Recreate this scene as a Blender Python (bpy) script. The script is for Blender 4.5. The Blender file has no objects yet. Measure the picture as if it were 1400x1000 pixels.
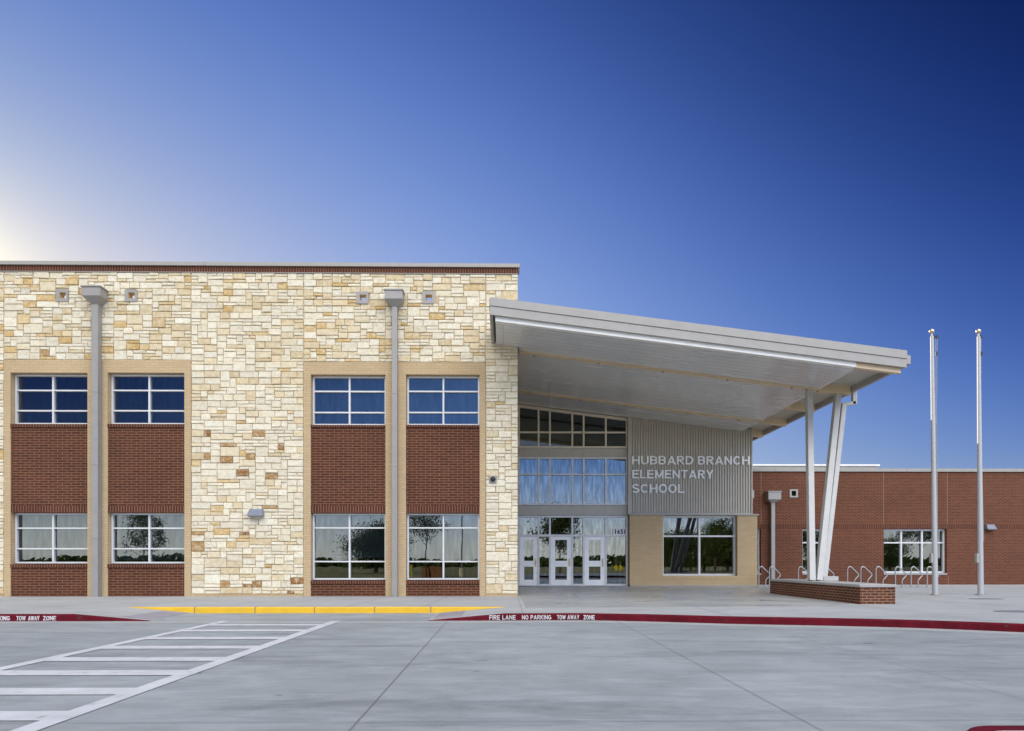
import bpy, bmesh, math, random
from mathutils import Vector, Matrix
R = math.radians
rnd = random.Random(7)
S = bpy.context.scene
COL = S.collection

# ------------------------------------------------------------------ camera
F, CX, HY, CZ, YAW = 933.0, 700.0, 769.0, 1.22, R(0.74)
cy_, sy_ = math.cos(YAW), math.sin(YAW)
def at(px, py, Y):
    u = (px - CX) / F
    t = Y / (cy_ - u * sy_)
    return t * (u * cy_ + sy_), CZ + (HY - py) / F * t
def ax(px, Y): return at(px, HY, Y)[0]
def gnd(px, py, z=0.0):
    t = (CZ - z) * F / (py - HY); u = (px - CX) / F
    return t * (u * cy_ + sy_), t * (cy_ - u * sy_)

cam = bpy.data.cameras.new("camera"); cam_o = bpy.data.objects.new("camera", cam); COL.objects.link(cam_o)
cam.sensor_width = 36; cam.lens = 36 * F / 1400; cam.shift_y = (HY - 500) / 1400
cam.clip_start = .1; cam.clip_end = 5000
cam_o.location = (0, 0, CZ); cam_o.rotation_euler = (R(90), 0, -YAW)
S.camera = cam_o

# ------------------------------------------------------------------ helpers
ORG = {}
def tag(o, label=None, cat=None, group=None, kind=None):
    if label: o["label"] = label
    if cat: o["category"] = cat
    if group: o["group"] = group
    if kind: o["kind"] = kind
    return o
def thing(name, loc, label, cat, group=None):
    o = bpy.data.objects.new(name, None); COL.objects.link(o)
    o.location = loc; o.empty_display_size = .3; ORG[o.name] = Vector(loc)
    return tag(o, label, cat, group)

class MB:
    def __init__(s): s.v = []; s.f = []; s.c = []; s.col = None
    def face(s, pts, col=None):
        n = len(s.v); s.v += [Vector(p) for p in pts]; s.f.append(tuple(range(n, n + len(pts)))); s.c.append(col)
    def raw(s, vs, fs, col=None):
        n = len(s.v); s.v += [Vector(p) for p in vs]
        for f in fs: s.f.append(tuple(n + i for i in f)); s.c.append(col)
    def hexa(s, b, t, col=None):
        s.raw(list(b) + list(t), [(3, 2, 1, 0), (4, 5, 6, 7), (0, 1, 5, 4), (1, 2, 6, 5), (2, 3, 7, 6), (3, 0, 4, 7)], col)
    def box(s, x0, x1, y0, y1, z0, z1, col=None):
        if x1 < x0: x0, x1 = x1, x0
        if y1 < y0: y0, y1 = y1, y0
        if z1 < z0: z0, z1 = z1, z0
        s.hexa([(x0, y0, z0), (x1, y0, z0), (x1, y1, z0), (x0, y1, z0)], [(x0, y0, z1), (x1, y0, z1), (x1, y1, z1), (x0, y1, z1)], col)
    def sbox(s, x0, x1, y0, y1, zb, zt):
        # box sheared in z along x: zb, zt are functions of x
        s.hexa([(x0, y0, zb(x0)), (x1, y0, zb(x1)), (x1, y1, zb(x1)), (x0, y1, zb(x0))],
               [(x0, y0, zt(x0)), (x1, y0, zt(x1)), (x1, y1, zt(x1)), (x0, y1, zt(x0))])
    def prism(s, poly, z0, z1):
        n = len(poly)
        f0 = z0 if callable(z0) else (lambda x, y: z0)
        f1 = z1 if callable(z1) else (lambda x, y: z1)
        vs = [(x, y, f0(x, y)) for x, y in poly] + [(x, y, f1(x, y)) for x, y in poly]
        s.raw(vs, [tuple(reversed(range(n))), tuple(range(n, 2 * n))] + [(i, (i + 1) % n, n + (i + 1) % n, n + i) for i in range(n)])
    def beam(s, p, q, w, d, up=(0, 1, 0)):
        p, q = Vector(p), Vector(q); a = (q - p).normalized(); sx = a.cross(Vector(up)).normalized(); sy = sx.cross(a).normalized()
        o = [-sx * w / 2 - sy * d / 2, sx * w / 2 - sy * d / 2, sx * w / 2 + sy * d / 2, -sx * w / 2 + sy * d / 2]
        s.raw([p + k for k in o] + [q + k for k in o], [(3, 2, 1, 0), (4, 5, 6, 7), (0, 1, 5, 4), (1, 2, 6, 5), (2, 3, 7, 6), (3, 0, 4, 7)])
    def tube(s, pts, r, n=10, r1=None, cap=True):
        pts = [Vector(p) for p in pts]; m = len(pts); rings = []
        for i, p in enumerate(pts):
            a = (pts[min(i + 1, m - 1)] - pts[max(i - 1, 0)]).normalized()
            ref = Vector((0, 0, 1)) if abs(a.z) < .9 else Vector((0, 1, 0))
            if i == 0: u = a.cross(ref).normalized()
            else: u = (u - a * u.dot(a)).normalized()
            w = a.cross(u)
            rr = r if r1 is None else r + (r1 - r) * i / (m - 1)
            rings.append([p + (u * math.cos(2 * math.pi * k / n) + w * math.sin(2 * math.pi * k / n)) * rr for k in range(n)])
        vs = [v for g in rings for v in g]; fs = []
        for i in range(m - 1):
            for k in range(n): fs.append((i * n + k, i * n + (k + 1) % n, (i + 1) * n + (k + 1) % n, (i + 1) * n + k))
        if cap: fs += [tuple(reversed(range(n))), tuple(range((m - 1) * n, m * n))]
        s.raw(vs, fs)
    def ball(s, c, r, nu=14, nv=9, sz=1):
        c = Vector(c); vs = [c + Vector((0, 0, r * sz))]
        for j in range(1, nv):
            t = math.pi * j / nv
            for i in range(nu):
                a = 2 * math.pi * i / nu; vs.append(c + Vector((r * math.sin(t) * math.cos(a), r * math.sin(t) * math.sin(a), r * sz * math.cos(t))))
        vs.append(c - Vector((0, 0, r * sz))); fs = []
        for i in range(nu): fs.append((0, 1 + i, 1 + (i + 1) % nu))
        for j in range(nv - 2):
            for i in range(nu):
                a = 1 + j * nu + i; b = 1 + j * nu + (i + 1) % nu; fs.append((a, a + nu, b + nu, b))
        L = len(vs) - 1
        for i in range(nu): fs.append((L, L - nu + (i + 1) % nu, L - nu + i))
        s.raw(vs, fs)
    def wall(s, x0, x1, z0, z1, y0, y1, holes):
        # wall in the xz plane, front at y0, back at y1, real openings
        xs = sorted({x0, x1, *[min(max(h[k], x0), x1) for h in holes for k in (0, 1)]})
        zs = sorted({z0, z1, *[min(max(h[k], z0), z1) for h in holes for k in (2, 3)]})
        def solid(i, j):
            if i < 0 or j < 0 or i >= len(xs) - 1 or j >= len(zs) - 1: return False
            cx, cz = (xs[i] + xs[i + 1]) / 2, (zs[j] + zs[j + 1]) / 2
            return not any(h[0] < cx < h[1] and h[2] < cz < h[3] for h in holes)
        for i in range(len(xs) - 1):
            for j in range(len(zs) - 1):
                if not solid(i, j): continue
                a, b, c, d = xs[i], xs[i + 1], zs[j], zs[j + 1]
                s.face([(a, y0, c), (b, y0, c), (b, y0, d), (a, y0, d)]); s.face([(b, y1, c), (a, y1, c), (a, y1, d), (b, y1, d)])
                if not solid(i - 1, j): s.face([(a, y1, c), (a, y0, c), (a, y0, d), (a, y1, d)])
                if not solid(i + 1, j): s.face([(b, y0, c), (b, y1, c), (b, y1, d), (b, y0, d)])
                if not solid(i, j - 1): s.face([(a, y1, c), (b, y1, c), (b, y0, c), (a, y0, c)])
                if not solid(i, j + 1): s.face([(a, y0, d), (b, y0, d), (b, y1, d), (a, y1, d)])
    def build(s, name, mat, parent=None, smooth=False, bevel=0, org=None):
        off = ORG[parent.name] if parent else (Vector(org) if org else Vector((0, 0, 0)))
        me = bpy.data.meshes.new(name); me.from_pydata([v - off for v in s.v], [], s.f); me.update()
        uv = me.uv_layers.new(name="UVMap")
        for p in me.polygons:
            n = p.normal; ax_, ay, az = abs(n.x), abs(n.y), abs(n.z)
            for li in p.loop_indices:
                c = s.v[me.loops[li].vertex_index]
                uv.data[li].uv = (c.x, c.y) if az >= ax_ and az > ay else ((c.y, c.z) if ax_ > ay else (c.x, c.z))
        if any(c is not None for c in s.c):
            at_ = me.color_attributes.new("tone", 'FLOAT_COLOR', 'CORNER')
            for p in me.polygons:
                c = s.c[p.index] or (.5, .5, .5)
                for li in p.loop_indices: at_.data[li].color = (*c, 1)
        if smooth:
            for p in me.polygons: p.use_smooth = True
            try: me.set_sharp_from_angle(angle=R(40))
            except Exception: pass
        me.materials.append(mat)
        o = bpy.data.objects.new(name, me); COL.objects.link(o)
        ORG[o.name] = off
        if parent: o.parent = parent
        else: o.location = off
        if bevel:
            b = o.modifiers.new("bevel", 'BEVEL'); b.width = bevel; b.segments = 2; b.limit_method = 'ANGLE'
        return o

# ------------------------------------------------------------------ materials
def newmat(name):
    m = bpy.data.materials.new(name); m.use_nodes = True; nt = m.node_tree
    b = nt.nodes["Principled BSDF"]; return m, nt, b
def N(nt, t, **kw):
    n = nt.nodes.new(t)
    for k, v in kw.items():
        if k in n.inputs.keys(): n.inputs[k].default_value = v
        else: setattr(n, k, v)
    return n
def L(nt, a, b): nt.links.new(a, b)
def ramp(nt, fac, stops):
    r = nt.nodes.new("ShaderNodeValToRGB"); e = r.color_ramp.elements
    e[0].position, e[0].color = stops[0][0], (*stops[0][1], 1); e[1].position, e[1].color = stops[1][0], (*stops[1][1], 1)
    for p, c in stops[2:]:
        k = e.new(p); k.color = (*c, 1)
    L(nt, fac, r.inputs[0]); return r.outputs[0]
def g3(v): return (v, v, v)
def mulc(nt, a, b, fac=1.0):
    m = nt.nodes.new("ShaderNodeMix"); m.data_type = 'RGBA'; m.blend_type = 'MULTIPLY'; m.inputs[0].default_value = fac
    L(nt, a, m.inputs[6]); L(nt, b, m.inputs[7]); return m.outputs[2]
def uvn(nt, scale=(1, 1, 1)):
    t = nt.nodes.new("ShaderNodeUVMap"); mp = nt.nodes.new("ShaderNodeMapping"); mp.inputs["Scale"].default_value = scale
    L(nt, t.outputs[0], mp.inputs[0]); return mp.outputs[0]
def noise(nt, vec, scale, detail=4, rough=.6, dist=0.0):
    n = N(nt, "ShaderNodeTexNoise"); n.inputs["Scale"].default_value = scale; n.inputs["Detail"].default_value = detail; n.inputs["Roughness"].default_value = rough; n.inputs["Distortion"].default_value = dist
    L(nt, vec, n.inputs["Vector"]); return n.outputs[0]
def bump(nt, b, h, strength=.3, dist=.01):
    bp = nt.nodes.new("ShaderNodeBump"); bp.inputs["Strength"].default_value = strength; bp.inputs["Distance"].default_value = dist
    L(nt, h, bp.inputs["Height"]); L(nt, bp.outputs[0], b.inputs["Normal"])

def paint(name, c, rough=.45, metal=0.0, var=.06, spec=.5):
    m, nt, b = newmat(name)
    n = noise(nt, uvn(nt), 3.0, 5)
    col = ramp(nt, n, [(.3, tuple(k * (1 - var) for k in c)), (.7, tuple(min(1, k * (1 + var)) for k in c))])
    L(nt, col, b.inputs["Base Color"]); b.inputs["Roughness"].default_value = rough; b.inputs["Metallic"].default_value = metal
    b.inputs["Specular IOR Level"].default_value = spec
    return m
def chipped(m, under, lo=.30, hi=.40, scale=9, amt=.85):
    nt = m.node_tree; b = nt.nodes["Principled BSDF"]; l = b.inputs["Base Color"].links[0]; src = l.from_socket
    mx = nt.nodes.new("ShaderNodeMix"); mx.data_type = 'RGBA'; L(nt, ramp(nt, noise(nt, uvn(nt), scale, 8, .8), [(lo, g3(amt)), (hi, g3(0))]), mx.inputs[0])
    L(nt, src, mx.inputs[6]); mx.inputs[7].default_value = (*under, 1); L(nt, mx.outputs[2], b.inputs["Base Color"])
    return m
def brick(name, c1, c2, mortar, bw=.29, rh=.081, ms=.011, off=.5, rough=.85, vertical=False, var=.25):
    m, nt, b = newmat(name)
    uv = uvn(nt)
    t = nt.nodes.new("ShaderNodeTexBrick"); t.offset = off; t.squash = 1
    for k, v in (("Color1", (*c1, 1)), ("Color2", (*c2, 1)), ("Mortar", (*mortar, 1)), ("Scale", 1.0), ("Mortar Size", ms), ("Mortar Smooth", .2), ("Bias", 0.0), ("Brick Width", bw), ("Row Height", rh)):
        t.inputs[k].default_value = v
    L(nt, uv, t.inputs["Vector"])
    big = ramp(nt, noise(nt, uv, .6, 3), [(.3, g3(1 - var)), (.7, g3(1.0))])
    fine = ramp(nt, noise(nt, uv, 38, 3), [(.25, g3(.8)), (.75, g3(1.0))])
    col = mulc(nt, mulc(nt, t.outputs[0], big), fine)
    L(nt, col, b.inputs["Base Color"]); b.inputs["Roughness"].default_value = rough; b.inputs["Specular IOR Level"].default_value = .25
    inv = N(nt, "ShaderNodeMath", operation='SUBTRACT'); inv.inputs[0].default_value = 1; L(nt, t.outputs[1], inv.inputs[1])
    bump(nt, b, inv.outputs[0], .5, .006)
    return m
def concrete(name, c, tint=(1, 1, 1), lo=.8, hi=1.1, streak=(.35, 2.2), rough=.8, spec=.35, rlo=None, blotch=.5, sd=.6):
    m, nt, b = newmat(name)
    uv = uvn(nt); us = uvn(nt, (streak[0], streak[1], 1))
    base = ramp(nt, noise(nt, uv, blotch, 6, .62), [(.25, tuple(k * lo for k in c)), (.75, tuple(k * hi for k in c))])
    st = ramp(nt, noise(nt, us, 1.3, 6, .7, sd), [(.34, g3(.82)), (.60, g3(1.0))])
    fine = ramp(nt, noise(nt, uv, 55, 3, .7), [(.3, g3(.88)), (.7, g3(1.0))])
    spot = ramp(nt, noise(nt, uv, 5.5, 2, .5), [(.14, g3(.86)), (.24, g3(1.0))])
    broom = ramp(nt, noise(nt, uvn(nt, (2.0, 60, 1)), 1.0, 2, .5), [(.3, g3(.95)), (.7, g3(1.0))])
    col = mulc(nt, mulc(nt, mulc(nt, mulc(nt, base, st), fine), spot), broom)
    L(nt, col, b.inputs["Base Color"]); b.inputs["Specular IOR Level"].default_value = spec
    if rlo is not None:
        rr = ramp(nt, noise(nt, uv, .7, 4), [(.35, g3(rlo)), (.65, g3(rough))]); L(nt, rr, b.inputs["Roughness"])
    else: b.inputs["Roughness"].default_value = rough
    bump(nt, b, noise(nt, uv, 90, 3, .7), .25, .004)
    return m
def stone_mat():
    m, nt, b = newmat("ashlar_stone")
    a = nt.nodes.new("ShaderNodeAttribute"); a.attribute_name = "tone"
    uv = uvn(nt)
    mot = noise(nt, uv, 7.5, 6, .72)
    fine = ramp(nt, noise(nt, uv, 34, 4, .7), [(.25, g3(.86)), (.7, g3(1.0))])
    blot = ramp(nt, mot, [(.36, (.72, .57, .36)), (.56, (1, 1, 1))])
    col = mulc(nt, mulc(nt, a.outputs["Color"], blot, .55), fine)
    # pale veins through the coloured stones
    mx = nt.nodes.new("ShaderNodeMix"); mx.data_type = 'RGBA'
    f = ramp(nt, noise(nt, uv, 8, 5, .78), [(.46, g3(0)), (.66, g3(.7))])
    L(nt, f, mx.inputs[0]); L(nt, col, mx.inputs[6]); mx.inputs[7].default_value = (.76, .68, .52, 1)
    gb = nt.nodes.new("ShaderNodeMix"); gb.data_type = 'RGBA'; L(nt, ramp(nt, noise(nt, uv, 2.6, 7, .78), [(.60, g3(0)), (.72, g3(.4))]), gb.inputs[0]); L(nt, mx.outputs[2], gb.inputs[6]); gb.inputs[7].default_value = (.66, .47, .22, 1)
    L(nt, gb.outputs[2], b.inputs["Base Color"]); b.inputs["Roughness"].default_value = .9; b.inputs["Specular IOR Level"].default_value = .2
    bump(nt, b, noise(nt, uv, 13, 7, .72), .9, .035)
    return m
def glass_mat(name, tint=(.20, .25, .29), refl=.095, streak=.24):
    m = bpy.data.materials.new(name); m.use_nodes = True; nt = m.node_tree; nt.nodes.clear()
    out = nt.nodes.new("ShaderNodeOutputMaterial"); mix = nt.nodes.new("ShaderNodeMixShader")
    tr = nt.nodes.new("ShaderNodeBsdfTransparent"); tr.inputs[0].default_value = (*tint, 1)
    gl = nt.nodes.new("ShaderNodeBsdfGlossy"); gl.inputs["Roughness"].default_value = 0.0; gl.inputs["Color"].default_value = (.80, .90, 1, 1)
    # vertical quench marks of tempered panes: the coating reflects unevenly
    st = noise(nt, uvn(nt, (9, 1.3, 1)), 1.0, 4, .6)
    fr = nt.nodes.new("ShaderNodeFresnel"); fr.inputs[0].default_value = 1.5
    k = N(nt, "ShaderNodeMapRange"); L(nt, st, k.inputs[0])
    for i, v in ((1, .42), (2, .72), (3, refl), (4, refl * (1 + streak * 2))): k.inputs[i].default_value = v
    ad = N(nt, "ShaderNodeMath", operation='ADD'); L(nt, fr.outputs[0], ad.inputs[0]); L(nt, k.outputs[0], ad.inputs[1]); ad.use_clamp = True
    L(nt, ad.outputs[0], mix.inputs[0]); L(nt, tr.outputs[0], mix.inputs[1]); L(nt, gl.outputs[0], mix.inputs[2]); L(nt, mix.outputs[0], out.inputs[0])
    wob = N(nt, "ShaderNodeBump"); wob.inputs["Strength"].default_value = .012; wob.inputs["Distance"].default_value = .05
    L(nt, noise(nt, uvn(nt), 1.6, 1), wob.inputs["Height"]); L(nt, wob.outputs[0], gl.inputs["Normal"])
    return m
def leaf_mat(name, c1, c2):
    m, nt, b = newmat(name)
    oi = nt.nodes.new("ShaderNodeAttribute"); oi.attribute_name = "tone"
    r = ramp(nt, oi.outputs["Fac"], [(.0, c1), (1.0, c2)])
    L(nt, r, b.inputs["Base Color"]); b.inputs["Roughness"].default_value = .6; b.inputs["Specular IOR Level"].default_value = .3
    tl = nt.nodes.new("ShaderNodeBsdfTranslucent"); L(nt, r, tl.inputs[0]); mx = nt.nodes.new("ShaderNodeMixShader"); mx.inputs[0].default_value = .3
    o = nt.nodes["Material Output"]; L(nt, b.outputs[0], mx.inputs[1]); L(nt, tl.outputs[0], mx.inputs[2]); L(nt, mx.outputs[0], o.inputs[0])
    return m
def soffit_mat():
    m, nt, b = newmat("soffit_metal")
    t = nt.nodes.new("ShaderNodeTexBrick"); t.offset = 0
    for k, v in (("Color1", (.68, .68, .675, 1)), ("Color2", (.72, .72, .71, 1)), ("Mortar", (.46, .46, .46, 1)), ("Scale", 1.0), ("Mortar Size", .02), ("Mortar Smooth", .8), ("Bias", 0.0), ("Brick Width", 60.0), ("Row Height", .305)):
        t.inputs[k].default_value = v
    L(nt, uvn(nt), t.inputs["Vector"])
    L(nt, t.outputs[0], b.inputs["Base Color"])
    L(nt, ramp(nt, noise(nt, uvn(nt, (.3, 3.28, 1)), 1, 2), [(.3, g3(.16)), (.7, g3(.3))]), b.inputs["Roughness"])
    b.inputs["Specular IOR Level"].default_value = .6; b.inputs["Metallic"].default_value = .2
    inv = N(nt, "ShaderNodeMath", operation='SUBTRACT'); inv.inputs[0].default_value = 1; L(nt, t.outputs[1], inv.inputs[1])
    bump(nt, b, inv.outputs[0], .06, .006)
    return m

M = dict(
    framew=paint('clerestory_frame', (.74, .66, .54), .45),
    mortarw=paint('wing_joint', (.27, .17, .11), .95),
    stone=stone_mat(), mortar=paint("mortar", (.60, .49, .34), .95, var=.15, spec=.1),
    tan=brick("tan_brick", (.62, .455, .265), (.57, .415, .24), (.47, .35, .215), bw=.29, rh=.081, ms=.008, var=.1),
    red=brick("red_brick", (.126, .039, .020), (.086, .027, .015), (.28, .155, .09), ms=.0085, var=.2),
    redw=brick("wing_red_brick", (.168, .048, .025), (.115, .034, .019), (.25, .14, .085), bw=.21, rh=.0685, ms=.0085, var=.15),
    soldier=brick("soldier_brick", (.125, .036, .021), (.088, .027, .017), (.30, .17, .10), bw=.085, rh=9.0, ms=.010, off=0),
    soldierw=brick("wing_soldier_brick", (.145, .041, .023), (.10, .031, .018), (.22, .13, .08), bw=.085, rh=9.0, ms=.010, off=0),
    planter=brick("planter_brick", (.155, .044, .022), (.098, .029, .016), (.32, .21, .14), bw=.21, rh=.072, ms=.011),
    tansoldier=brick("tan_soldier_brick", (.64, .475, .28), (.58, .43, .25), (.46, .35, .22), bw=.085, rh=9.0, ms=.008, off=0, var=.1),
    coping=paint("coping_metal", (.33, .315, .285), .45, .05),
    grey=paint("grey_metal", (.31, .29, .275), .42, .15),
    light=paint("canopy_trim_paint", (.345, .325, .305), .45, .02),
    beige=paint("beige_steel_paint", (.62, .48, .32), .5),
    white=paint("white_steel_paint", (.82, .80, .77), .4),
    column=paint("column_paint", (.45, .44, .42), .4, .05),
    siding=paint("siding_metal", (.47, .43, .365), .45, .1),
    panel=paint("panel_metal", (.46, .43, .37), .45, .1),
    frame=paint("aluminium_frame", (.66, .65, .65), .4, .1),
    door=paint("door_white", (.86, .86, .85), .35, .1),
    letter=paint("letter_white", (.90, .90, .89), .35),
    pole=paint("pole_aluminium", (.46, .46, .47), .6, .35, var=.03),
    ball=paint("ball_gold", (.62, .52, .36), .22, .8),
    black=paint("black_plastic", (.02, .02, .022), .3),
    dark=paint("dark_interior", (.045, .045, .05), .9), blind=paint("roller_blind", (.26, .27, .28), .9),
    brass=paint("brass_handle", (.62, .44, .22), .3, .7),
    fixture=paint("fixture_grey", (.17, .19, .235), .45, .1), lens=paint("fixture_lens", (.25, .24, .2), .3),
    road=concrete("road_concrete", (.365, .388, .402), lo=.86, hi=1.06, streak=(.45, 1.5), sd=1.2),
    walk=concrete("walk_concrete", (.42, .42, .425), lo=.9, hi=1.06, streak=(.6, 1.4)),
    slab=concrete("entry_concrete", (.43, .43, .42), lo=.70, hi=1.04, streak=(.22, .9), rough=.6, rlo=.25, spec=.55, blotch=.3, sd=1.0),
    joint=paint("joint_dark", (.17, .17, .178), .95), jointw=paint("joint_walk", (.22, .22, .225), .95),
    mark=paint("marking_white", (.52, .52, .545), .7, var=.12),
    kerbred=paint("kerb_red", (.105, .0035, .011), .75, var=.3, spec=.15), kerbyel=paint("kerb_yellow", (.70, .41, .012), .6, var=.1),
    kerbtxt=paint("kerb_letter", (.62, .58, .60), .7, var=.2),
    ramp=concrete("warning_panel", (.34, .31, .345), lo=.9, hi=1.05),
    cap=concrete("cap_concrete", (.44, .43, .42), lo=.88, hi=1.05),
    digit=paint("digit_dark", (.03, .035, .06), .5), card=paint("sign_card", (.86, .87, .88), .5),
    glass=glass_mat("window_glass"), glassd=glass_mat("entry_glass", tint=(.16, .21, .24), refl=.095, streak=.55), glassc=glass_mat("clerestory_glass", tint=(.10, .11, .12), refl=.02, streak=.2),
    bark=paint("bark", (.12, .09, .065), .95, var=.3),
    leafd=leaf_mat("leaf_dark", (.036, .062, .012), (.115, .15, .032)), leafl=leaf_mat("leaf_light", (.07, .105, .020), (.19, .22, .05)),
    rack=paint("rack_steel", (.42, .42, .43), .35, .6), yellow=paint("sign_yellow", (.75, .62, .02), .5), cream=paint("bollard_cream", (.75, .68, .38), .5),
    carpaint=paint("car_paint", (.012, .016, .03), .2, .3), tyre=paint("tyre", (.015, .015, .015), .8), wallbrick=paint("brick_orange", (.36, .16, .06), .8, var=.25),
    roofing=paint("roofing", (.5, .48, .44), .9, var=.1),
)
m, nt, b = newmat("field_grass")
gc = ramp(nt, noise(nt, uvn(nt), .12, 8, .7), [(.3, (.06, .075, .016)), (.5, (.22, .19, .045)), (.72, (.40, .30, .11))]); L(nt, gc, b.inputs["Base Color"]); b.inputs["Roughness"].default_value = .95
M["grass"] = m

chipped(M["kerbred"], (.09, .05, .05), .33, .43, 5, .8); chipped(M["kerbyel"], (.42, .36, .25), .30, .40, 7, .7); chipped(M["kerbtxt"], (.12, .012, .02), .36, .44, 14, .9)
# tyre scuffs and oil spots on the driveway
_m = M["road"]; _nt = _m.node_tree; _b = _nt.nodes["Principled BSDF"]; _src = _b.inputs["Base Color"].links[0].from_socket
_ty = ramp(_nt, noise(_nt, uvn(_nt, (.16, 1.0, 1)), 1.0, 8, .72, .9), [(.34, g3(.72)), (.46, g3(1.0))])
_oil = ramp(_nt, noise(_nt, uvn(_nt), 2.3, 2, .4), [(.20, g3(.55)), (.26, g3(1.0))])
_md = ramp(_nt, noise(_nt, uvn(_nt, (.8, 1.1, 1)), 1.7, 9, .74, .5), [(.36, g3(.86)), (.62, g3(1.03))])
_pt = ramp(_nt, noise(_nt, uvn(_nt), 16, 2, .5), [(.17, g3(.6)), (.21, g3(1.0))])
_lg = ramp(_nt, noise(_nt, uvn(_nt), .16, 4, .6), [(.35, g3(.86)), (.62, g3(1.05))])
L(_nt, mulc(_nt, mulc(_nt, mulc(_nt, mulc(_nt, mulc(_nt, _src, _md), _pt), _ty), _oil), _lg), _b.inputs["Base Color"])

# ------------------------------------------------------------------ ground, road, pavement
gm = MB()
gm.face([(-900, -900, -.1), (900, -900, -.1), (900, 900, -.1), (-900, 900, -.1)])
tag(gm.build("ground", M["grass"]), "grassy flat ground all around the school", "ground", kind="structure")
rm = MB(); rm.box(-70, 70, -9, 16.9, -.34, 0)
tag(rm.build("road", M["road"]), "grey concrete driveway and parking lane in front of the school", "road", kind="structure")

KH = .14
K = [(.03, 14.25), (1.7, 14.3), (3.2, 13.9), (4.5, 13.42), (5.9, 13.08), (7.6, 12.55), (9.0, 11.75), (10.6, 10.6), (12.4, 8.9), (14.5, 6.2), (17, 2.0), (19, -3), (20, -9)]
def dense(pts, n=5):
    out = []
    for i in range(len(pts) - 1):
        p0 = pts[max(i - 1, 0)]; p1 = pts[i]; p2 = pts[i + 1]; p3 = pts[min(i + 2, len(pts) - 1)]
        for k in range(n):
            t = k / n
            out.append(tuple(.5 * (2 * p1[a] + (p2[a] - p0[a]) * t + (2 * p0[a] - 5 * p1[a] + 4 * p2[a] - p3[a]) * t * t + (3 * p1[a] - p0[a] - 3 * p2[a] + p3[a]) * t ** 3) for a in (0, 1)))
    return out + [pts[-1]]
KD = [K[0]] + dense(K[1:], 5)
def offset(pts, d):
    out = []
    for i, p in enumerate(pts):
        a = Vector(pts[max(i - 1, 0)]); c = Vector(pts[min(i + 1, len(pts) - 1)]); t = (c - a).normalized()
        out.append((p[0] - t.y * d, p[1] + t.x * d))
    return out
KB = offset(KD, .15)
def kerb_strip(front, back, ztop, z0=0.0):
    # battered kerb with a rolled top edge
    m = MB(); n = len(front)
    for i in range(n - 1):
        f0, f1, b0, b1 = front[i], front[i + 1], back[i], back[i + 1]; h0, h1 = ztop(*f0), ztop(*f1)
        def row(f, b_, h): 
            d = Vector((b_[0] - f[0], b_[1] - f[1])); q = lambda t, z: (f[0] + d.x * t, f[1] + d.y * t, z)
            return [q(0, z0 - .05), q(.08, max(h - .022, z0 - .04)), q(.22, h), q(1, h), q(1, z0 - .05)]
        a, c = row(f0, b0, h0), row(f1, b1, h1)
        for k in range(4): m.face([a[k], c[k], c[k + 1], a[k + 1]])
        if i == 0: m.face([a[4], a[3], a[2], a[1], a[0]])
        if i == n - 2: m.face([c[0], c[1], c[2], c[3], c[4]])
    return m
rz = lambda x: KH * max(0, min(1, (x + 1.57) / 1.60)) + .004       # right ramp, rises to the right
lz = lambda x: KH * max(0, min(1, (-7.35 - x) / 1.60)) + .004      # left ramp, rises to the left
front = [(-1.57 + 1.6 * i / 8, 14.20 + .05 * i / 8) for i in range(8)] + KD
back = [(x, y + .15) for x, y in front[:8]] + KB
kr = kerb_strip(front, back, lambda x, y: rz(x) if x < .03 else KH + .004).build("fire_lane_kerb", M["kerbred"], org=(.5, 14.25, 0))
tag(kr, "long curving dark red kerb in front of the school entrance", "kerb")
fl = [(-70, 14.2)] + [(-8.95 + 1.6 * i / 8, 14.2) for i in range(9)]; bl = [(x, y + .15) for x, y in fl]
kl = kerb_strip(fl, bl, lambda x, y: lz(x)).build("fire_lane_kerb", M["kerbred"], org=(-9, 14.2, 0))
tag(kl, "short dark red kerb tapering down at the left end of the yellow kerb", "kerb")
yk = kerb_strip([(-8.96, 16.4), (-6, 16.4), (-3, 16.4), (.05, 16.4)], [(-8.96, 16.55), (-6, 16.55), (-3, 16.55), (.05, 16.55)], lambda x, y: KH + .004)
ykj = yk.build("loading_kerb", M["kerbyel"], org=(-4, 16.4, 0)); tag(ykj, "bright yellow kerb along the pavement below the stone wall", "kerb")
jm = MB()
for px in (170 + 96, 348.5, 430, 512, 589): 
    x = ax(px, 16.4); jm.box(x - .008, x + .008, 16.402, 16.56, 0, KH + .007)
jm.build("kerb_joint", M["joint"], ykj)
# pale gutter pan along the foot of the kerbs
gp_ = MB(); gfront = [(-70, 14.195)] + [(-7.35, 14.195), (-1.57, 14.195)] + [(x, y - .005) for x, y in KD if y > -8.5]
gout = offset(gfront, -.48)
for i in range(len(gfront) - 1): gp_.face([(*gout[i], .0035), (*gout[i + 1], .0035), (*gfront[i + 1], .0035), (*gfront[i], .0035)])
tag(gp_.build("gutter_pan", M["walk"]), "pale concrete gutter strip along the foot of the red kerbs", "gutter", kind="structure")
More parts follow.
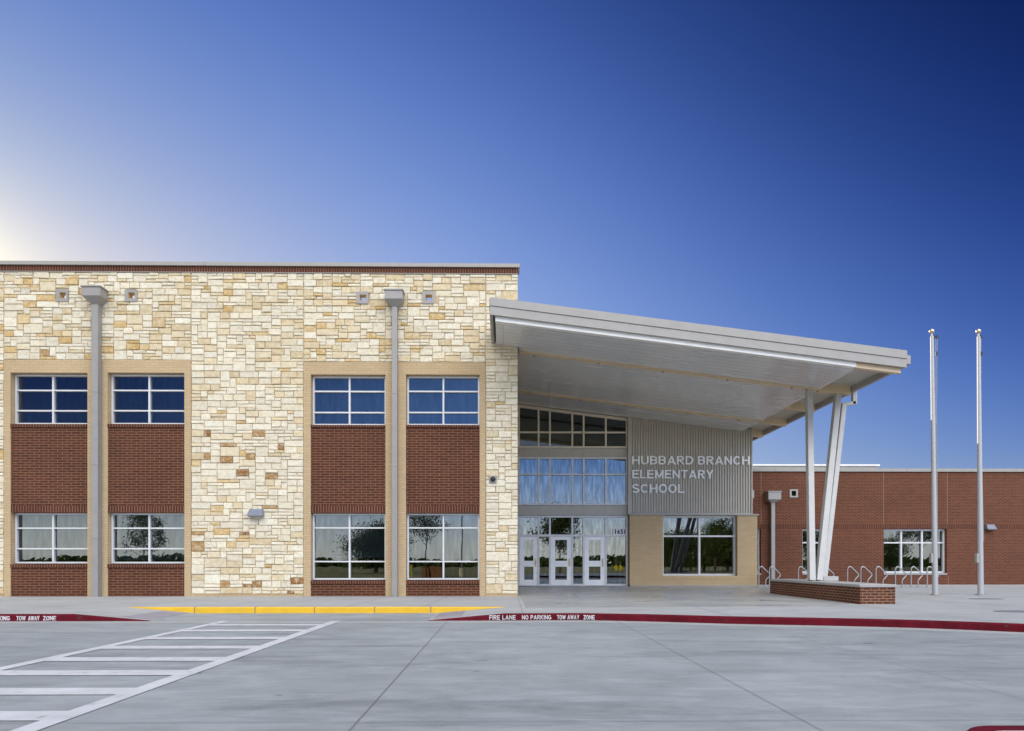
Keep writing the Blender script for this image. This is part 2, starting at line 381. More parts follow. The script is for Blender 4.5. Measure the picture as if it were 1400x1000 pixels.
# pavement
pm = MB()
zt = lambda x, y: KH + max(0, min(.055, (y - 21.7) * .0075))
pm.prism([(-70, 14.35), (-8.95, 14.35), (-8.95, 21.9), (-70, 21.9)], -.3, KH)
pm.prism([(-8.95, 16.55), (.05, 16.55), (.05, 21.9), (-8.95, 21.9)], -.3, KH)
poly = [p for p in KB if p[1] > -8.9]
pm.prism([(.05, 21.7)] + [(.05, poly[0][1])] + poly[1:] + [(20.2, -8.9), (70, -8.9), (70, 21.7)], -.3, KH)
pm.prism([(.05, 21.7), (70, 21.7), (70, 34), (.05, 34)], -.3, zt)
pv = pm.build("pavement", M["walk"]); tag(pv, "pale concrete pavement and plaza along the school front", "pavement", kind="structure")
rp = MB()
rp.prism([(-8.95, 14.35), (-7.35, 14.35), (-7.35, 16.4), (-8.95, 16.4)], -.3, lambda x, y: lz(x) if x < -7.4 else .004)
rp.prism([(-1.57, 14.35), (.05, 14.35), (.05, 16.4), (-1.57, 16.4)], -.3, lambda x, y: rz(x) if x > -1.5 else .004)
tag(rp.build("pavement_ramp", M["walk"]), "sloping concrete kerb ramps at both ends of the yellow kerb", "ramp", kind="structure")
for (x0, x1, fz, lab) in ((-8.05, -7.42, lz, "mauve tactile panel on the ramp left of the yellow kerb"), (-1.5, -.9, rz, "mauve tactile panel on the ramp behind the red kerb tip")):
    tm = MB(); tm.prism([(x0, 14.5), (x1, 14.5), (x1, 16.25), (x0, 16.25)], lambda x, y: fz(x) - .02, lambda x, y: fz(x) + .006)
    tag(tm.build("tactile_panel", M["ramp"], org=((x0 + x1) / 2, 15.4, .03)), lab, "tactile panel")
# entry slab : darker sealed concrete below the canopy
sm = MB()
g0 = [(.9, 17.6), (10.2, 17.6), (10.9, 21.7), (.50, 21.7)]
sm.prism([(.05 + .5, 16.2), (7.2, 16.6), (8.9, 17.3), (8.9, 21.7), (.55, 21.7)], KH - .05, KH + .004)
sm.prism([(.55, 21.7), (10.75, 21.7), (10.75, 29.1), (.55, 29.1)], KH - .05, lambda x, y: zt(x, y) + .004)
tag(sm.build("entry_slab", M["slab"]), "darker sealed concrete slab under the entrance canopy", "paving slab", kind="structure")
# joints
jm = MB()
def strip(p, q, w, z, m=jm):
    p, q = Vector(p), Vector(q); d = (q - p).normalized(); n = Vector((-d.y, d.x)) * w / 2
    m.face([(p.x - n.x, p.y - n.y, z), (p.x + n.x, p.y + n.y, z), (q.x + n.x, q.y + n.y, z), (q.x - n.x, q.y - n.y, z)][::-1])
strip((-1.16, 14.15), (-1.04, -8.9), .011, .0062); strip((2.36, 14.1), (2.22, -8.9), .0055, .0062)
strip((4.9, 13.0), (4.0, -8.9), .005, .0062); strip((-60, 5.12), (9, 5.22), .006, .0062); strip((-9, 14.1), (-9.6, -8.9), .011, .0062)
strip((-60, 14.05), (-1.0, 14.05), .01, .0062); strip((7.5, 12.2), (6.8, -8.9), .004, .0062)
tag(jm.build("road_joint", M["joint"]), "thin dark joints between the concrete road slabs", "road joint", kind="structure")
jw = MB()
for p, q in (((-1.9, 16.57), (-1.75, 21.7)), ((.42, 14.45), (.46, 21.6)), ((-5.7, 16.57), (-5.5, 21.7)), ((-3.8, 16.57), (-3.65, 21.7)), ((-10.9, 14.4), (-10.9, 21.7)), ((-14.5, 14.4), (-14.5, 21.7)), ((-8.95, 16.57), (-8.95, 21.7)),
             ((8.95, 12.1), (8.95, 17.2)), ((12.2, 9.4), (12.2, 21.6)), ((16, 4), (16, 21.6)), ((11, 16.5), (24, 16.5)), ((11, 20.3), (28, 20.3)), ((4.6, 13.7), (4.6, 16.3)), ((-26, 18), (-9, 18))):
    strip(p, q, .014, KH + .0045, jw)
tag(jw.build("pavement_joint", M["jointw"]), "thin joints across the concrete pavement", "pavement joint", kind="structure")
# crosswalk
cm = MB(); XL0, XL1, XR0, XR1 = -5.82, -5.64, -3.55, -3.36
cm.face([(XL0, -6, .0068), (XL1, -6, .0068), (XL1, 14.15, .0068), (XL0, 14.15, .0068)]); cm.face([(XR0, -6, .0068), (XR1, -6, .0068), (XR1, 14.15, .0068), (XR0, 14.15, .0068)])
for y in (13.3, 12.2, 11.0, 9.81, 8.62, 7.56, 6.48, 5.45, 4.4, 3.3, 2.2, 1.1, 0, -1.1, -2.2):
    cm.face([(XL1, y - .17, .0068), (XR0, y - .17, .0068), (XR0, y + .17, .0068), (XL1, y + .17, .0068)])
# worn paint
mk = M["mark"]; nt = mk.node_tree; bs = nt.nodes["Principled BSDF"]; tr = nt.nodes.new("ShaderNodeBsdfTransparent"); mx = nt.nodes.new("ShaderNodeMixShader")
wf = ramp(nt, noise(nt, uvn(nt), 6, 8, .75), [(.26, g3(.7)), (.42, g3(0))]); L(nt, wf, mx.inputs[0]); L(nt, bs.outputs[0], mx.inputs[1]); L(nt, tr.outputs[0], mx.inputs[2]); L(nt, mx.outputs[0], nt.nodes["Material Output"].inputs[0])
tag(cm.build("crosswalk_marking", M["mark"]), "white ladder crosswalk painted on the concrete road", "crosswalk", kind="structure")
# near kerbed island, lower right
im = MB(); R0 = 1.1
def isl(x0, y1, r, n=8): return [(x0, -14)] + [(60, -14), (60, y1)] + [(x0 + r - r * math.sin(a), y1 - r + r * math.cos(a)) for a in [math.pi / 2 * i / n for i in range(n + 1)]]
ix, iy = ax(1301, 4.40), 4.49
pts = [(ix + .3 - .3 * math.sin(math.pi / 2 * i / 8), iy - .28 + .28 * math.cos(math.pi / 2 * i / 8)) for i in range(9)]
front_i = [(60, iy)] + pts + [(ix, -8.5)]
inn = [(60, iy - .15)] + [(ix + .15 + .15 * (1 - math.sin(math.pi / 2 * i / 8)), iy - .28 + .13 * math.cos(math.pi / 2 * i / 8)) for i in range(9)] + [(ix + .15, -8.5)]
km = kerb_strip(front_i, inn, lambda x, y: KH + .004)
ki = km.build("fire_lane_kerb", M["kerbred"], org=(ix + 1, iy, 0)); tag(ki, "dark red kerb rounding the near island in the bottom right corner", "kerb")
nm = MB(); nm.prism([inn[0]] + inn[1:] + [(60, -8.5)], -.2, KH)
tag(nm.build("traffic_island", M["walk"]), "pale concrete island inside the near red kerb", "traffic island", kind="structure")

# ------------------------------------------------------------------ lettering built from strokes
SW = .165; HW = SW / 2
def arc(cx, cy, rx, ry, a0, a1, n=9): return [(cx + rx * math.cos(R(a0 + (a1 - a0) * i / n)), cy + ry * math.sin(R(a0 + (a1 - a0) * i / n))) for i in range(n + 1)]
def glyph(c):
    h, t, m = HW, 1 - HW, .5
    def W(w): return w, h, w - h
    if c == 'H': w, l, r = W(.74); return w, [[(l, 0), (l, 1)], [(r, 0), (r, 1)], [(l, m), (r, m)]]
    if c == 'U': w, l, r = W(.72); q = .28; return w, [[(l, 1), (l, q + h)] + arc(w / 2, q + h, r - w / 2, q, 180, 360) + [(r, 1)]]
    if c in 'BPR':
        w, l, r = W(.70); k = .245
        top = [(l, t), (r - k, t)] + arc(r - k, .735, k - .01, t - .735, 90, -90) + [(l, .53 - (.0 if c != 'B' else .0))]
        top = [(l, t), (r - k, t)] + arc(r - k, (t + .52) / 2, k - .02, (t - .52) / 2, 90, -90) + [(l, .52)]
        st_ = [[(l, 0), (l, 1)], top]
        if c == 'B': st_.append([(l, .52), (r - k, .52)] + arc(r - k, (h + .52) / 2, k, (.52 - h) / 2, 90, -90) + [(l, h)])
        if c == 'R': st_.append([(r - k - .06, .5), (r + .02, 0)])
        return w, st_
    if c == 'A': w = .80; return w, [[(HW * .95, 0), (w / 2, .97)], [(w - HW * .95, 0), (w / 2, .97)], [(.2, .29), (w - .2, .29)]]
    if c == 'D': w, l, r = W(.73); return w, [[(l, 0), (l, 1)], [(l, t), (r - .33, t)] + arc(r - .33, m, .33, t - m, 90, -90, 12) + [(l, h)]]
    if c == 'N': w, l, r = W(.73); return w, [[(l, 0), (l, 1)], [(r, 0), (r, 1)], [(l, .93), (r, .07)]]
    if c == 'M': w, l, r = W(.86); return w, [[(l, 0), (l, 1)], [(r, 0), (r, 1)], [(l, .95), (w / 2, .1)], [(r, .95), (w / 2, .1)]]
    if c == 'C': w, l, r = W(.74); return w, [arc(w / 2, m, r - w / 2, t - m, 38, 322, 18)]
    if c == 'G': w, l, r = W(.78); return w, [arc(w / 2, m, r - w / 2, t - m, 40, 345, 18), [(w / 2 + .02, .44), (r, .44), (r, .12)]]
    if c == 'O': w, l, r = W(.80); return w, [arc(w / 2, m, r - w / 2, t - m, 0, 360, 24)]
    if c == 'S':
        w, l, r = W(.68); cx = w / 2; rx = r - cx; q = (t - m) / 2
        return w, [arc(cx, t - q, rx, q, 25, 180, 9) + [(l + .03, .64), (cx - .08, .545), (cx + .08, .475), (r - .03, .39)] + arc(cx, h + q, rx, q, 0, -158, 9)]
    if c in 'EF': w, l, r = W(.66 if c == 'E' else .62); return w, [[(l, 0), (l, 1)], [(l, t), (w, t)], [(l, .52), (w - .05, .52)]] + ([[(l, h), (w, h)]] if c == 'E' else [])
    if c == 'L': w, l, r = W(.60); return w, [[(l, 0), (l, 1)], [(l, h), (w, h)]]
    if c == 'T': w = .66; return w, [[(0, t), (w, t)], [(w / 2, 0), (w / 2, t)]]
    if c == 'Y': w = .74; return w, [[(.09, 1), (w / 2, .42)], [(w - .09, 1), (w / 2, .42)], [(w / 2, 0), (w / 2, .47)]]
    if c == 'I': w = SW; return w, [[(h, 0), (h, 1)]]
    if c == 'K': w, l, r = W(.74); return w, [[(l, 0), (l, 1)], [(l, .36), (r - .02, 1)], [(l + .17, .52), (r, 0)]]
    if c == 'W': w = 1.0; return w, [[(.08, 1), (.27, .03)], [(.27, .03), (.5, .95)], [(.5, .95), (.73, .03)], [(.73, .03), (.92, 1)]]
    if c == 'Z': w, l, r = W(.66); return w, [[(0, t), (w, t)], [(0, h), (w, h)], [(r - .02, .93), (l + .02, .07)]]
    return .34, []
def stroke_text(body, x0, x1, z0, z1, y, depth, mat, name, parent, per_letter=False):
    gap = .115; lay = []; u = 0
    for ch in body:
        w, st_ = glyph(ch); lay.append((u, st_)); u += w + gap
    u -= gap; kx, kz = (x1 - x0) / u, (z1 - z0); m = MB(); q = 0
    for ox, st_ in lay:
        if per_letter: m = MB()
        for pl in st_:
            q += 1; yf = y - .0007 * (q % 7); n = len(pl); lf, rt = [], []
            for i, p in enumerate(pl):
                a = Vector(pl[max(i - 1, 0)]); b_ = Vector(pl[min(i + 1, n - 1)])
                if n > 2 and pl[0] == pl[-1] or (n > 2 and (Vector(pl[0]) - Vector(pl[-1])).length < 1e-4):
                    a = Vector(pl[i - 1 if i else n - 2]); b_ = Vector(pl[i + 1 if i < n - 1 else 1])
                d1 = (Vector(p) - a).normalized() if (Vector(p) - a).length > 1e-6 else (b_ - Vector(p)).normalized()
                d2 = (b_ - Vector(p)).normalized() if (b_ - Vector(p)).length > 1e-6 else d1
                t_ = (d1 + d2).normalized(); nn = Vector((-t_.y, t_.x)); c = max(.6, nn.dot(Vector((-d1.y, d1.x)))); o = nn * (HW / c)
                lf.append(Vector(p) + o); rt.append(Vector(p) - o)
            P = lambda v, yy: (x0 + (ox + v.x) * kx, yy, z0 + v.y * kz)
            for i in range(n - 1):
                A, B, C, D = lf[i], lf[i + 1], rt[i + 1], rt[i]
                m.face([P(D, yf), P(C, yf), P(B, yf), P(A, yf)])
                m.face([P(A, yf), P(B, yf), P(B, y + depth), P(A, y + depth)]); m.face([P(C, yf), P(D, yf), P(D, y + depth), P(C, y + depth)])
            m.face([P(lf[0], yf), P(lf[0], y + depth), P(rt[0], y + depth), P(rt[0], yf)]); m.face([P(rt[-1], yf), P(rt[-1], y + depth), P(lf[-1], y + depth), P(lf[-1], yf)])
        if per_letter and m.f: m.build(name, mat, parent)
    if not per_letter: return m.build(name, mat, parent)

# ------------------------------------------------------------------ text
def text_mesh(body, x0, x1, z0, z1, y, depth, mat, name, parent, bold=.02, stretch_n=None):
    cu = bpy.data.curves.new("t", 'FONT'); cu.body = body; cu.size = 1; cu.resolution_u = 4
    ob = bpy.data.objects.new("t", cu); COL.objects.link(ob)
    dg = bpy.context.evaluated_depsgraph_get(); me = bpy.data.meshes.new_from_object(ob.evaluated_get(dg))
    bpy.data.objects.remove(ob); bpy.data.curves.remove(cu)
    xs = [v.co.x for v in me.vertices]; ys = [v.co.y for v in me.vertices]; a, b_, c, d = min(xs), max(xs), min(ys), max(ys)
    vs = [(x0 + (v.co.x - a) / (b_ - a) * (x1 - x0), z0 + (v.co.y - c) / (d - c) * (z1 - z0)) for v in me.vertices]
    fs = [tuple(p.vertices) for p in me.polygons]
    cnt = {}
    for f in fs:
        for i in range(len(f)): cnt[(f[i], f[(i + 1) % len(f)])] = 1
    m = MB(); k = bold * (z1 - z0)
    for q, (dx, dz) in enumerate(((0, 0), (k, 0), (-k, 0), (0, k), (0, -k)) if bold else ((0, 0),)):
        sx = lambda v: x0 + k + (v - x0) * (x1 - x0 - 2 * k) / (x1 - x0) + dx
        sz = lambda v: z0 + k + (v - z0) * (z1 - z0 - 2 * k) / (z1 - z0) + dz
        o = len(m.v); n = len(vs); yf = y - .0011 * q
        m.v += [Vector((sx(p[0]), yf, sz(p[1]))) for p in vs] + [Vector((sx(p[0]), y + depth, sz(p[1]))) for p in vs]
        m.f += [tuple(o + i for i in f) for f in fs] + [(o + e[1], o + e[0], o + n + e[0], o + n + e[1]) for e in cnt if (e[1], e[0]) not in cnt]
    m.c = [None] * len(m.f)
    bpy.data.meshes.remove(me)
    return m.build(name, mat, parent)
for w, a, b_ in (("FIRE LANE", 669, 705), ("NO PARKING", 713.6, 753.6), ("TOW AWAY", 761.6, 792), ("ZONE", 798, 813)):
    yk_ = {669: 14.229, 713.6: 14.250, 761.6: 14.262, 798: 14.215}[a]
    stroke_text(w, ax(a, yk_), ax(b_, yk_), .024, .114, yk_, .07, M["kerbtxt"], "painted_words", kr)
for w, a, b_ in (("FIRE LANE", -66, -34), ("NO PARKING", -28, 13.5), ("TOW", 22.5, 35), ("AWAY", 38.5, 54), ("ZONE", 59, 76.5)):
    stroke_text(w, ax(a, 14.2), ax(b_, 14.2), .02, .11, 14.2 - .004, .03, M["kerbtxt"], "painted_words", kl)

# ------------------------------------------------------------------ left two-storey block
Y0 = 21.7
def X(px): return ax(px, Y0)
def Zf(py, px): return at(px, py, Y0)[1]
LB = thing("school_building", (X(340), Y0 + 8, KH), "two storey school block faced in cream limestone with red brick window bays", "building")
XE = X(708); XW = -46.0
ztop = Zf(359.7, 340) ; zban0 = Zf(372.6, 340); zban1 = Zf(364.8, 340)
bays = [(X(5), X(261), Zf(492, 130)), (X(415), X(664), Zf(495, 540))]
sc = []
for px, py in ((85.5, 404.5), (179.5, 404.7), (495.5, 407.5), (585.5, 407.5)):
    sc.append((X(px), Zf(py, px)))
SH = .10
holes_sc = [(x - SH + .01, x + SH + .03, z - SH, z + SH) for x, z in sc]
zb = KH - .1
bw = MB(); bw.wall(XW, XE - .03, zb, zban1, Y0 + .04, Y0 + .22, holes_sc + [(b0, b1, zb - .1, zt_) for b0, b1, zt_ in bays])
bw.build("backing_wall", M["mortar"], LB)
# --- random ashlar
PAL_W = [(.82, .75, .60), (.78, .71, .56), (.84, .78, .645), (.76, .69, .535), (.80, .735, .59), (.79, .71, .54), (.75, .69, .56), (.83, .765, .62)]
PAL_B = [(.70, .565, .355), (.66, .53, .33), (.73, .61, .41), (.69, .57, .375), (.74, .64, .45)]
PAL_G = [(.64, .44, .18), (.60, .40, .15), (.68, .50, .25), (.62, .46, .24)]
PAL_R = [(.36, .19, .06), (.30, .135, .04), (.42, .24, .085)]
def pick(z, seg):
    t = rnd.random()
    if seg == 'mid' and z < 6.2: w = (.78, .945, .972)
    elif seg == 'mid': w = (.68, .95, 1.0)
    elif seg == 'edge': w = (.82, .97, 1.0)
    else: w = (.62, .885, .99)
    return rnd.choice(PAL_W if t < w[0] else PAL_B if t < w[1] else PAL_G if t < w[2] else PAL_R)
st = MB()
def ashlar(x0, x1, z0, z1, seg, block=()):
    nx = max(2, round((x1 - x0) / .100)); nz = max(2, round((z1 - z0) / .104)); w = (x1 - x0) / nx; h = (z1 - z0) / nz
    occ = [[False] * nz for _ in range(nx)]
    for i in range(nx):
        for j in range(nz):
            cx, cz = x0 + (i + .5) * w, z0 + (j + .5) * h
            if any(a < cx < b_ and c < cz < d for a, b_, c, d in block): occ[i][j] = True
    for j in range(nz):
        for i in range(nx):
            if occ[i][j]: continue
            sh = rnd.choices((1, 2, 3), (46, 50, 4))[0]; sw = rnd.choices((2, 3, 4, 5, 6, 7), (20, 29, 25, 15, 8, 3))[0]
            if sh == 3: sw = max(4, sw)
            if sh == 2: sw = max(3, sw)
            if sh == 1 and sw > 5: sw = 5
            k = 0
            while k < sw and i + k < nx and not occ[i + k][j]: k += 1
            sw = k
            if i + sw < nx and not occ[i + sw][j] and (i + sw + 1 >= nx or occ[i + sw + 1][j]) : sw += 1
            while sh > 1 and (j + sh > nz or any(occ[i + a][j + sh - 1] for a in range(sw))): sh -= 1
            if sw >= 6 and sh == 1 and rnd.random() < .4: sw -= 2
            for a in range(sw):
                for c in range(sh): occ[i + a][j + c] = True
            g = .0085; a0, a1, c0, c1 = x0 + i * w + g, x0 + (i + sw) * w - g, z0 + j * h + g, z0 + (j + sh) * h - g
            yf = Y0 + rnd.uniform(-.014, .012); bz = .013
            J = lambda: rnd.uniform(-.0075, .0075)
            base = [(a0 + J(), Y0 + .05, c0 + J()), (a1 + J(), Y0 + .05, c0 + J()), (a1 + J(), Y0 + .05, c1 + J()), (a0 + J(), Y0 + .05, c1 + J())]
            mid = [(p[0], yf + .012, p[2]) for p in base]
            fr = [(base[0][0] + bz, yf + J(), base[0][2] + bz), (base[1][0] - bz, yf + J(), base[1][2] + bz), (base[2][0] - bz, yf + J(), base[2][2] - bz), (base[3][0] + bz, yf + J(), base[3][2] - bz)]
            v = rnd.uniform(.92, 1.06); col = tuple(min(.9, k_ * v * 1.05) for k_ in pick(c0, seg))
            st.raw(base + mid + fr, [(0, 1, 5, 4), (1, 2, 6, 5), (2, 3, 7, 6), (3, 0, 4, 7), (4, 5, 9, 8), (5, 6, 10, 9), (6, 7, 11, 10), (7, 4, 8, 11), (8, 9, 10, 11)], col)
zs0 = Zf(812.5, 340); gp = .008
blk = [(x - .19, x + .19, z - .19, z + .19) for x, z in sc]
ashlar(X(-160), bays[0][0] - gp, zs0, zban0 - .02, 'mid')
ashlar(bays[0][0] + gp, bays[0][1] - gp, bays[0][2], zban0 - .02, 'top', blk)
ashlar(bays[0][1] + gp, bays[1][0] - gp, zs0, zban0 - .02, 'mid')
ashlar(bays[1][0] + gp, bays[1][1] - gp, bays[1][2], zban0 - .02, 'top', blk)
ashlar(bays[1][1] + gp, XE, zs0, zban0 - .02, 'edge')
# return of the corner stones
st.build("stone_facing", M["stone"], LB)
rs = MB(); rs.box(XE - .03, XE - .002, Y0 + .06, Y0 + 16, zb, zban1); rs.build("side_wall", M["tan"], LB)
fw = MB(); fw.box(XW, X(-160) - .02, Y0 - .01, Y0 + .038, zb, zban0); fw.build("brick_facing", M["red"], LB)
for a, b_ in ((X(-160), bays[0][0]), (bays[0][1], bays[1][0]), (bays[1][1], XE)):
    bs_ = MB(); bs_.box(a, b_ - .002, Y0 - .02, Y0 + .045, zb, zs0 - .01); bs_.build("base_course", M["tan"], LB)
so = MB(); so.box(XW, XE, Y0 - .012, Y0 + .038, zban0, zban1); so.build("soldier_band", M["soldier"], LB)
sl = MB(); sl.box(XW, XE, Y0 - .02, Y0 + .036, zban0 - .02, zban0 - .002); sl.build("band_ledge", M["mark"] if False else M["coping"], LB)
cp = MB(); xx = XW
while xx < XE:
    x1 = min(xx + 3.05, XE + .06); cp.box(xx + .004, x1 - .004, Y0 - .07, Y0 + .50, zban1 + .003, ztop - .002); cp.box(xx, x1, Y0 - .055, Y0 + .48, zban1 + .01, ztop - .02); xx += 3.05
cp.build("coping", M["coping"], LB)
rf = MB(); rf.box(XW, XE - .04, Y0 + .23, Y0 + 17, 8.9, 9.3); rf.build("roof", M["roofing"], LB)
rb = MB(); rb.box(XW, XE - .04, Y0 + 17, Y0 + 17.3, zb, zban1); rb.build("rear_wall", M["redw"], LB)
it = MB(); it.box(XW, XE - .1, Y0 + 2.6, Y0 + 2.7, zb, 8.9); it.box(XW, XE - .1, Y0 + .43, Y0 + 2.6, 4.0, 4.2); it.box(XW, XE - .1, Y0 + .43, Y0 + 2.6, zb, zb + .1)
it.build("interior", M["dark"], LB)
# scuppers
for (x, z), h in zip(sc, holes_sc):
    p = MB(); p.wall(x - .19, x + .19, z - .19, z + .19, Y0 - .03, Y0 + .045, [h]); so_ = p.build("scupper", M["grey"], LB)
    q = MB(); x0, x1, z0, z1 = h; e = .012; ya, yb = Y0 - .025, Y0 + .225
    for bx in ((x0 + .001, x0 + e, z0 + .001, z1 - .001), (x1 - e, x1 - .001, z0 + .001, z1 - .001), (x0 + e, x1 - e, z0 + .001, z0 + e), (x0 + e, x1 - e, z1 - e, z1 - .001)): q.box(bx[0], bx[1], ya, yb, bx[2], bx[3])
    q.build("scupper_inside", M["tan"], so_)
# bays : tan surround, brick infill, windows
def framebox(m, x0, x1, z0, z1, y, d, w=.055, vs=(), hs=()):
    m.box(x0, x0 + w, y, y + d, z0, z1); m.box(x1 - w, x1, y, y + d, z0, z1)
    m.box(x0 + w, x1 - w, y, y + d, z0, z0 + w); m.box(x0 + w, x1 - w, y, y + d, z1 - w, z1)
    for v in vs: m.box(v - w / 2, v + w / 2, y + .001, y + d - .001, z0 + w, z1 - w)
    ed = [x0 + w] + [k for v in sorted(vs) for k in (v - w / 2, v + w / 2)] + [x1 - w]
    for h in hs:
        for i in range(0, len(ed), 2): m.box(ed[i], ed[i + 1], y + .002, y + d - .002, h - w * .42, h + w * .42)
def window(parent, x0, x1, z0, z1, y, vs, hs, blind=None, glass="glass", w=.055, d=.13, label=None):
    m = MB(); framebox(m, x0, x1, z0, z1, y, d, w, vs, hs); fr = m.build("window", M["frame"], parent)
    p = MB(); p.box(x0 + .02, x1 - .02, y + d * .62, y + d * .62 + .008, z0 + .02, z1 - .02); p.face_only = True
    g = MB(); yy = y + d * .62; g.face([(x0 + .02, yy, z0 + .02), (x1 - .02, yy, z0 + .02), (x1 - .02, yy, z1 - .02), (x0 + .02, yy, z1 - .02)])
    g.build("pane", M[glass], fr)
    if blind is not None:
        b_ = MB(); b_.box(x0 + .06, x1 - .06, y + d + .05, y + d + .06, z0 + .03 + (z1 - z0) * blind, z1 - .03); b_.build("blind", M["blind"], fr)
    return fr
wy = Y0 + .19
specs = [  # bay, left, right, up top, up bottom, low top, low bottom, hmul up, hmul low, blind up, blind low
    (0, 14.2, 119.4, 509.8, 580, 701, 771.5, (532, 560), (722, 750.3), None, .15),
    (0, 147, 252, 509.8, 580, 701, 771.5, (532, 560), (722, 750.3), None, .05),
    (1, 424.7, 527, 512.2, 581.3, 701.5, 794, (533.4, 562.5), (721.6, 768), .32, .32),
    (1, 555, 655.7, 512.2, 581.3, 701.5, 794, (533.4, 562.5), (721.6, 768), .18, .32)]
for bi, (b0, b1, bt) in enumerate(bays):
    holes = []
    for s_ in specs:
        if s_[0] == bi: holes.append((X(s_[1]), X(s_[2]), zb - .1, Zf(s_[3], (s_[1] + s_[2]) / 2)))
    t_ = MB(); t_.wall(b0 + .004, b1 - .004, zb, bt - .004, Y0 + .004, Y0 + .42, holes); t_.build("brick_surround", M["tan"], LB)
    j_ = MB(); zj = Zf(701, 340); zl = Zf(509.6 if bi == 0 else 512, 130 if bi == 0 else 540)
    ed = [b0 + .004] + [k for h in sorted(holes) for k in (h[0], h[1])] + [b1 - .004]
    for i in range(0, len(ed), 2):
        j_ = MB(); j_.box(ed[i], ed[i + 1], Y0 - .001, Y0 + .01, zj - .006, zj + .006); j_.build("surround_joint", M["mortar"], LB)
for s_ in specs:
    bi, l, r, ut, ub, lt, lb, hu, hl, bu, bl_ = s_
    c = (l + r) / 2; x0, x1 = X(l) + .003, X(r) - .003; z = lambda y: Zf(y, c)
    lx0 = X(l) + .10
    for (yt, yb_, hh, bb) in ((ut, ub, hu, bu), (lt, lb, hl, bl_)):
        f0, f1 = x0 + .01, x1 - .005
        window(LB, f0, f1, z(yb_) + .02, z(yt) - .01, wy, ((f0 + f1) / 2,), tuple(z(h) for h in hh), bb, w=.052)
    for q0, q1 in ((z(691.2), z(584.6)), (zb, z(lb + 4.6))):
        p = MB(); p.box(x0, x1, Y0 + .03, Y0 + .40, q0, q1); p.build("brick_infill", M["red"], LB)
    for ya, q0, q1 in ((Y0 + .024, z(lt), z(691.2) - .002), (Y0 - .012, z(584.6) + .002, z(ub)), (Y0 - .012, z(lb + 4.6) + .002, z(lb))):
        q = MB(); q.box(x0, x1, ya, Y0 + .38, q0, q1); q.build("brick_soldier", M["soldier"], LB)
# downspouts with leader heads
def leader(parent, x0, x1, ztop_, zbox, ztap, pw, y, d, zbot, mat, name="downspout"):
    xc = (x0 + x1) / 2; p = MB(); p.box(xc - pw / 2, xc + pw / 2, y - d * .55, y, zbot, ztap)
    for zz in (zbot + (ztap - zbot) * k for k in (.2, .45, .7)): p.box(xc - pw / 2 - .006, xc + pw / 2 + .006, y - d * .55 - .006, y - .001, zz, zz + .05)
    o = p.build(name, mat, parent, bevel=.008)
    h = MB(); h.box(x0 - .03, x1 + .03, y - d - .03, y - .001, ztop_ - .04, ztop_); h.box(x0, x1, y - d, y - .001, zbox, ztop_ - .04)
    h.hexa([(xc - pw / 2, y - d * .55, ztap), (xc + pw / 2, y - d * .55, ztap), (xc + pw / 2, y - .001, ztap), (xc - pw / 2, y - .001, ztap)], [(x0, y - d, zbox), (x1, y - d, zbox), (x1, y - .001, zbox), (x0, y - .001, zbox)])
    h.build("leader_head", mat, o, bevel=.006); return o
leader(LB, ax(112.5, Y0 - .4), ax(137.5, Y0 - .4), Zf(398, 125), Zf(411.5, 125), Zf(420, 125), .205, Y0 - .012, .42, KH, M["grey"])
leader(LB, ax(526, Y0 - .4), ax(550, Y0 - .4), Zf(402, 540), Zf(415, 540), Zf(423, 540), .165, Y0 - .012, .38, KH, M["grey"])

# wall lights
def wall_light(x, z, y, w, label, s=1.0):
    o = thing("wall_light", (x, y, z), label, "wall light", "wedge wall lights on the school walls")
    h = .22 * s; d = .24 * s; m_ = MB()
    m_.hexa([(x - w / 2, y - d, z - h * .5), (x + w / 2, y - d, z - h * .5), (x + w / 2, y, z - h * .5), (x - w / 2, y, z - h * .5)],
            [(x - w * .40, y - d * .42, z + h * .5), (x + w * .40, y - d * .42, z + h * .5), (x + w * .40, y, z + h * .5), (x - w * .40, y, z + h * .5)])
    m_.build("housing", M["fixture"], o, bevel=.008)
    l_ = MB(); l_.box(x - w * .42, x + w * .42, y - d * .88, y - d * .2, z - h * .5 - .03, z - h * .5 - .001); l_.build("light_lens", M["lens"], o)
xw, zw = at(350, 701, Y0 - .1); wall_light(xw, zw, Y0 - .012, .50, "blue grey wedge light on the cream stone pier between window bays")
# dome camera
x_, z_ = at(674, 655.5, Y0 - .03); o = thing("security_camera", (x_, Y0 - .02, z_), "small dark dome camera on a white plate on the narrow stone strip by the entrance", "security camera")
m_ = MB(); m_.box(x_ - .13, x_ + .12, Y0 - .03, Y0 - .008, z_ - .13, z_ + .12); m_.build("back_plate", M["cap"], o, bevel=.008)
m_ = MB(); m_.tube([(x_, Y0 - .03, z_), (x_, Y0 - .075, z_)], .105, 20); m_.build("collar", M["grey"], o)
m_ = MB(); m_.ball((x_, Y0 - .075, z_), .085); m_.build("dome", M["black"], o, smooth=True)

# ------------------------------------------------------------------ canopy geometry
zc = lambda x: 8.14 - .123 * (x + .23)
CX0, CX1 = -.37, 11.40
# ------------------------------------------------------------------ entrance block
YE = 29.16
EB = thing("entrance_building", (5.5, YE + 4, KH), "glazed school entrance with ribbed grey metal siding and tan brick base", "building")
def XE_(px): return ax(px, YE)
def ZE(py, px=780): return at(px, py, YE)[1]
zg = zt(0, YE) + .004
YG = YE + .22
xl = .2; xr = ax(858.3, YG)
def ZG(py, px=780): return at(px, py, YG)[1]
mul = [ax(p, YG) for p in (736.4, 751.9, 782.5, 798.0, 828.4)]
jl = ax(709.5, YG)
w = .075
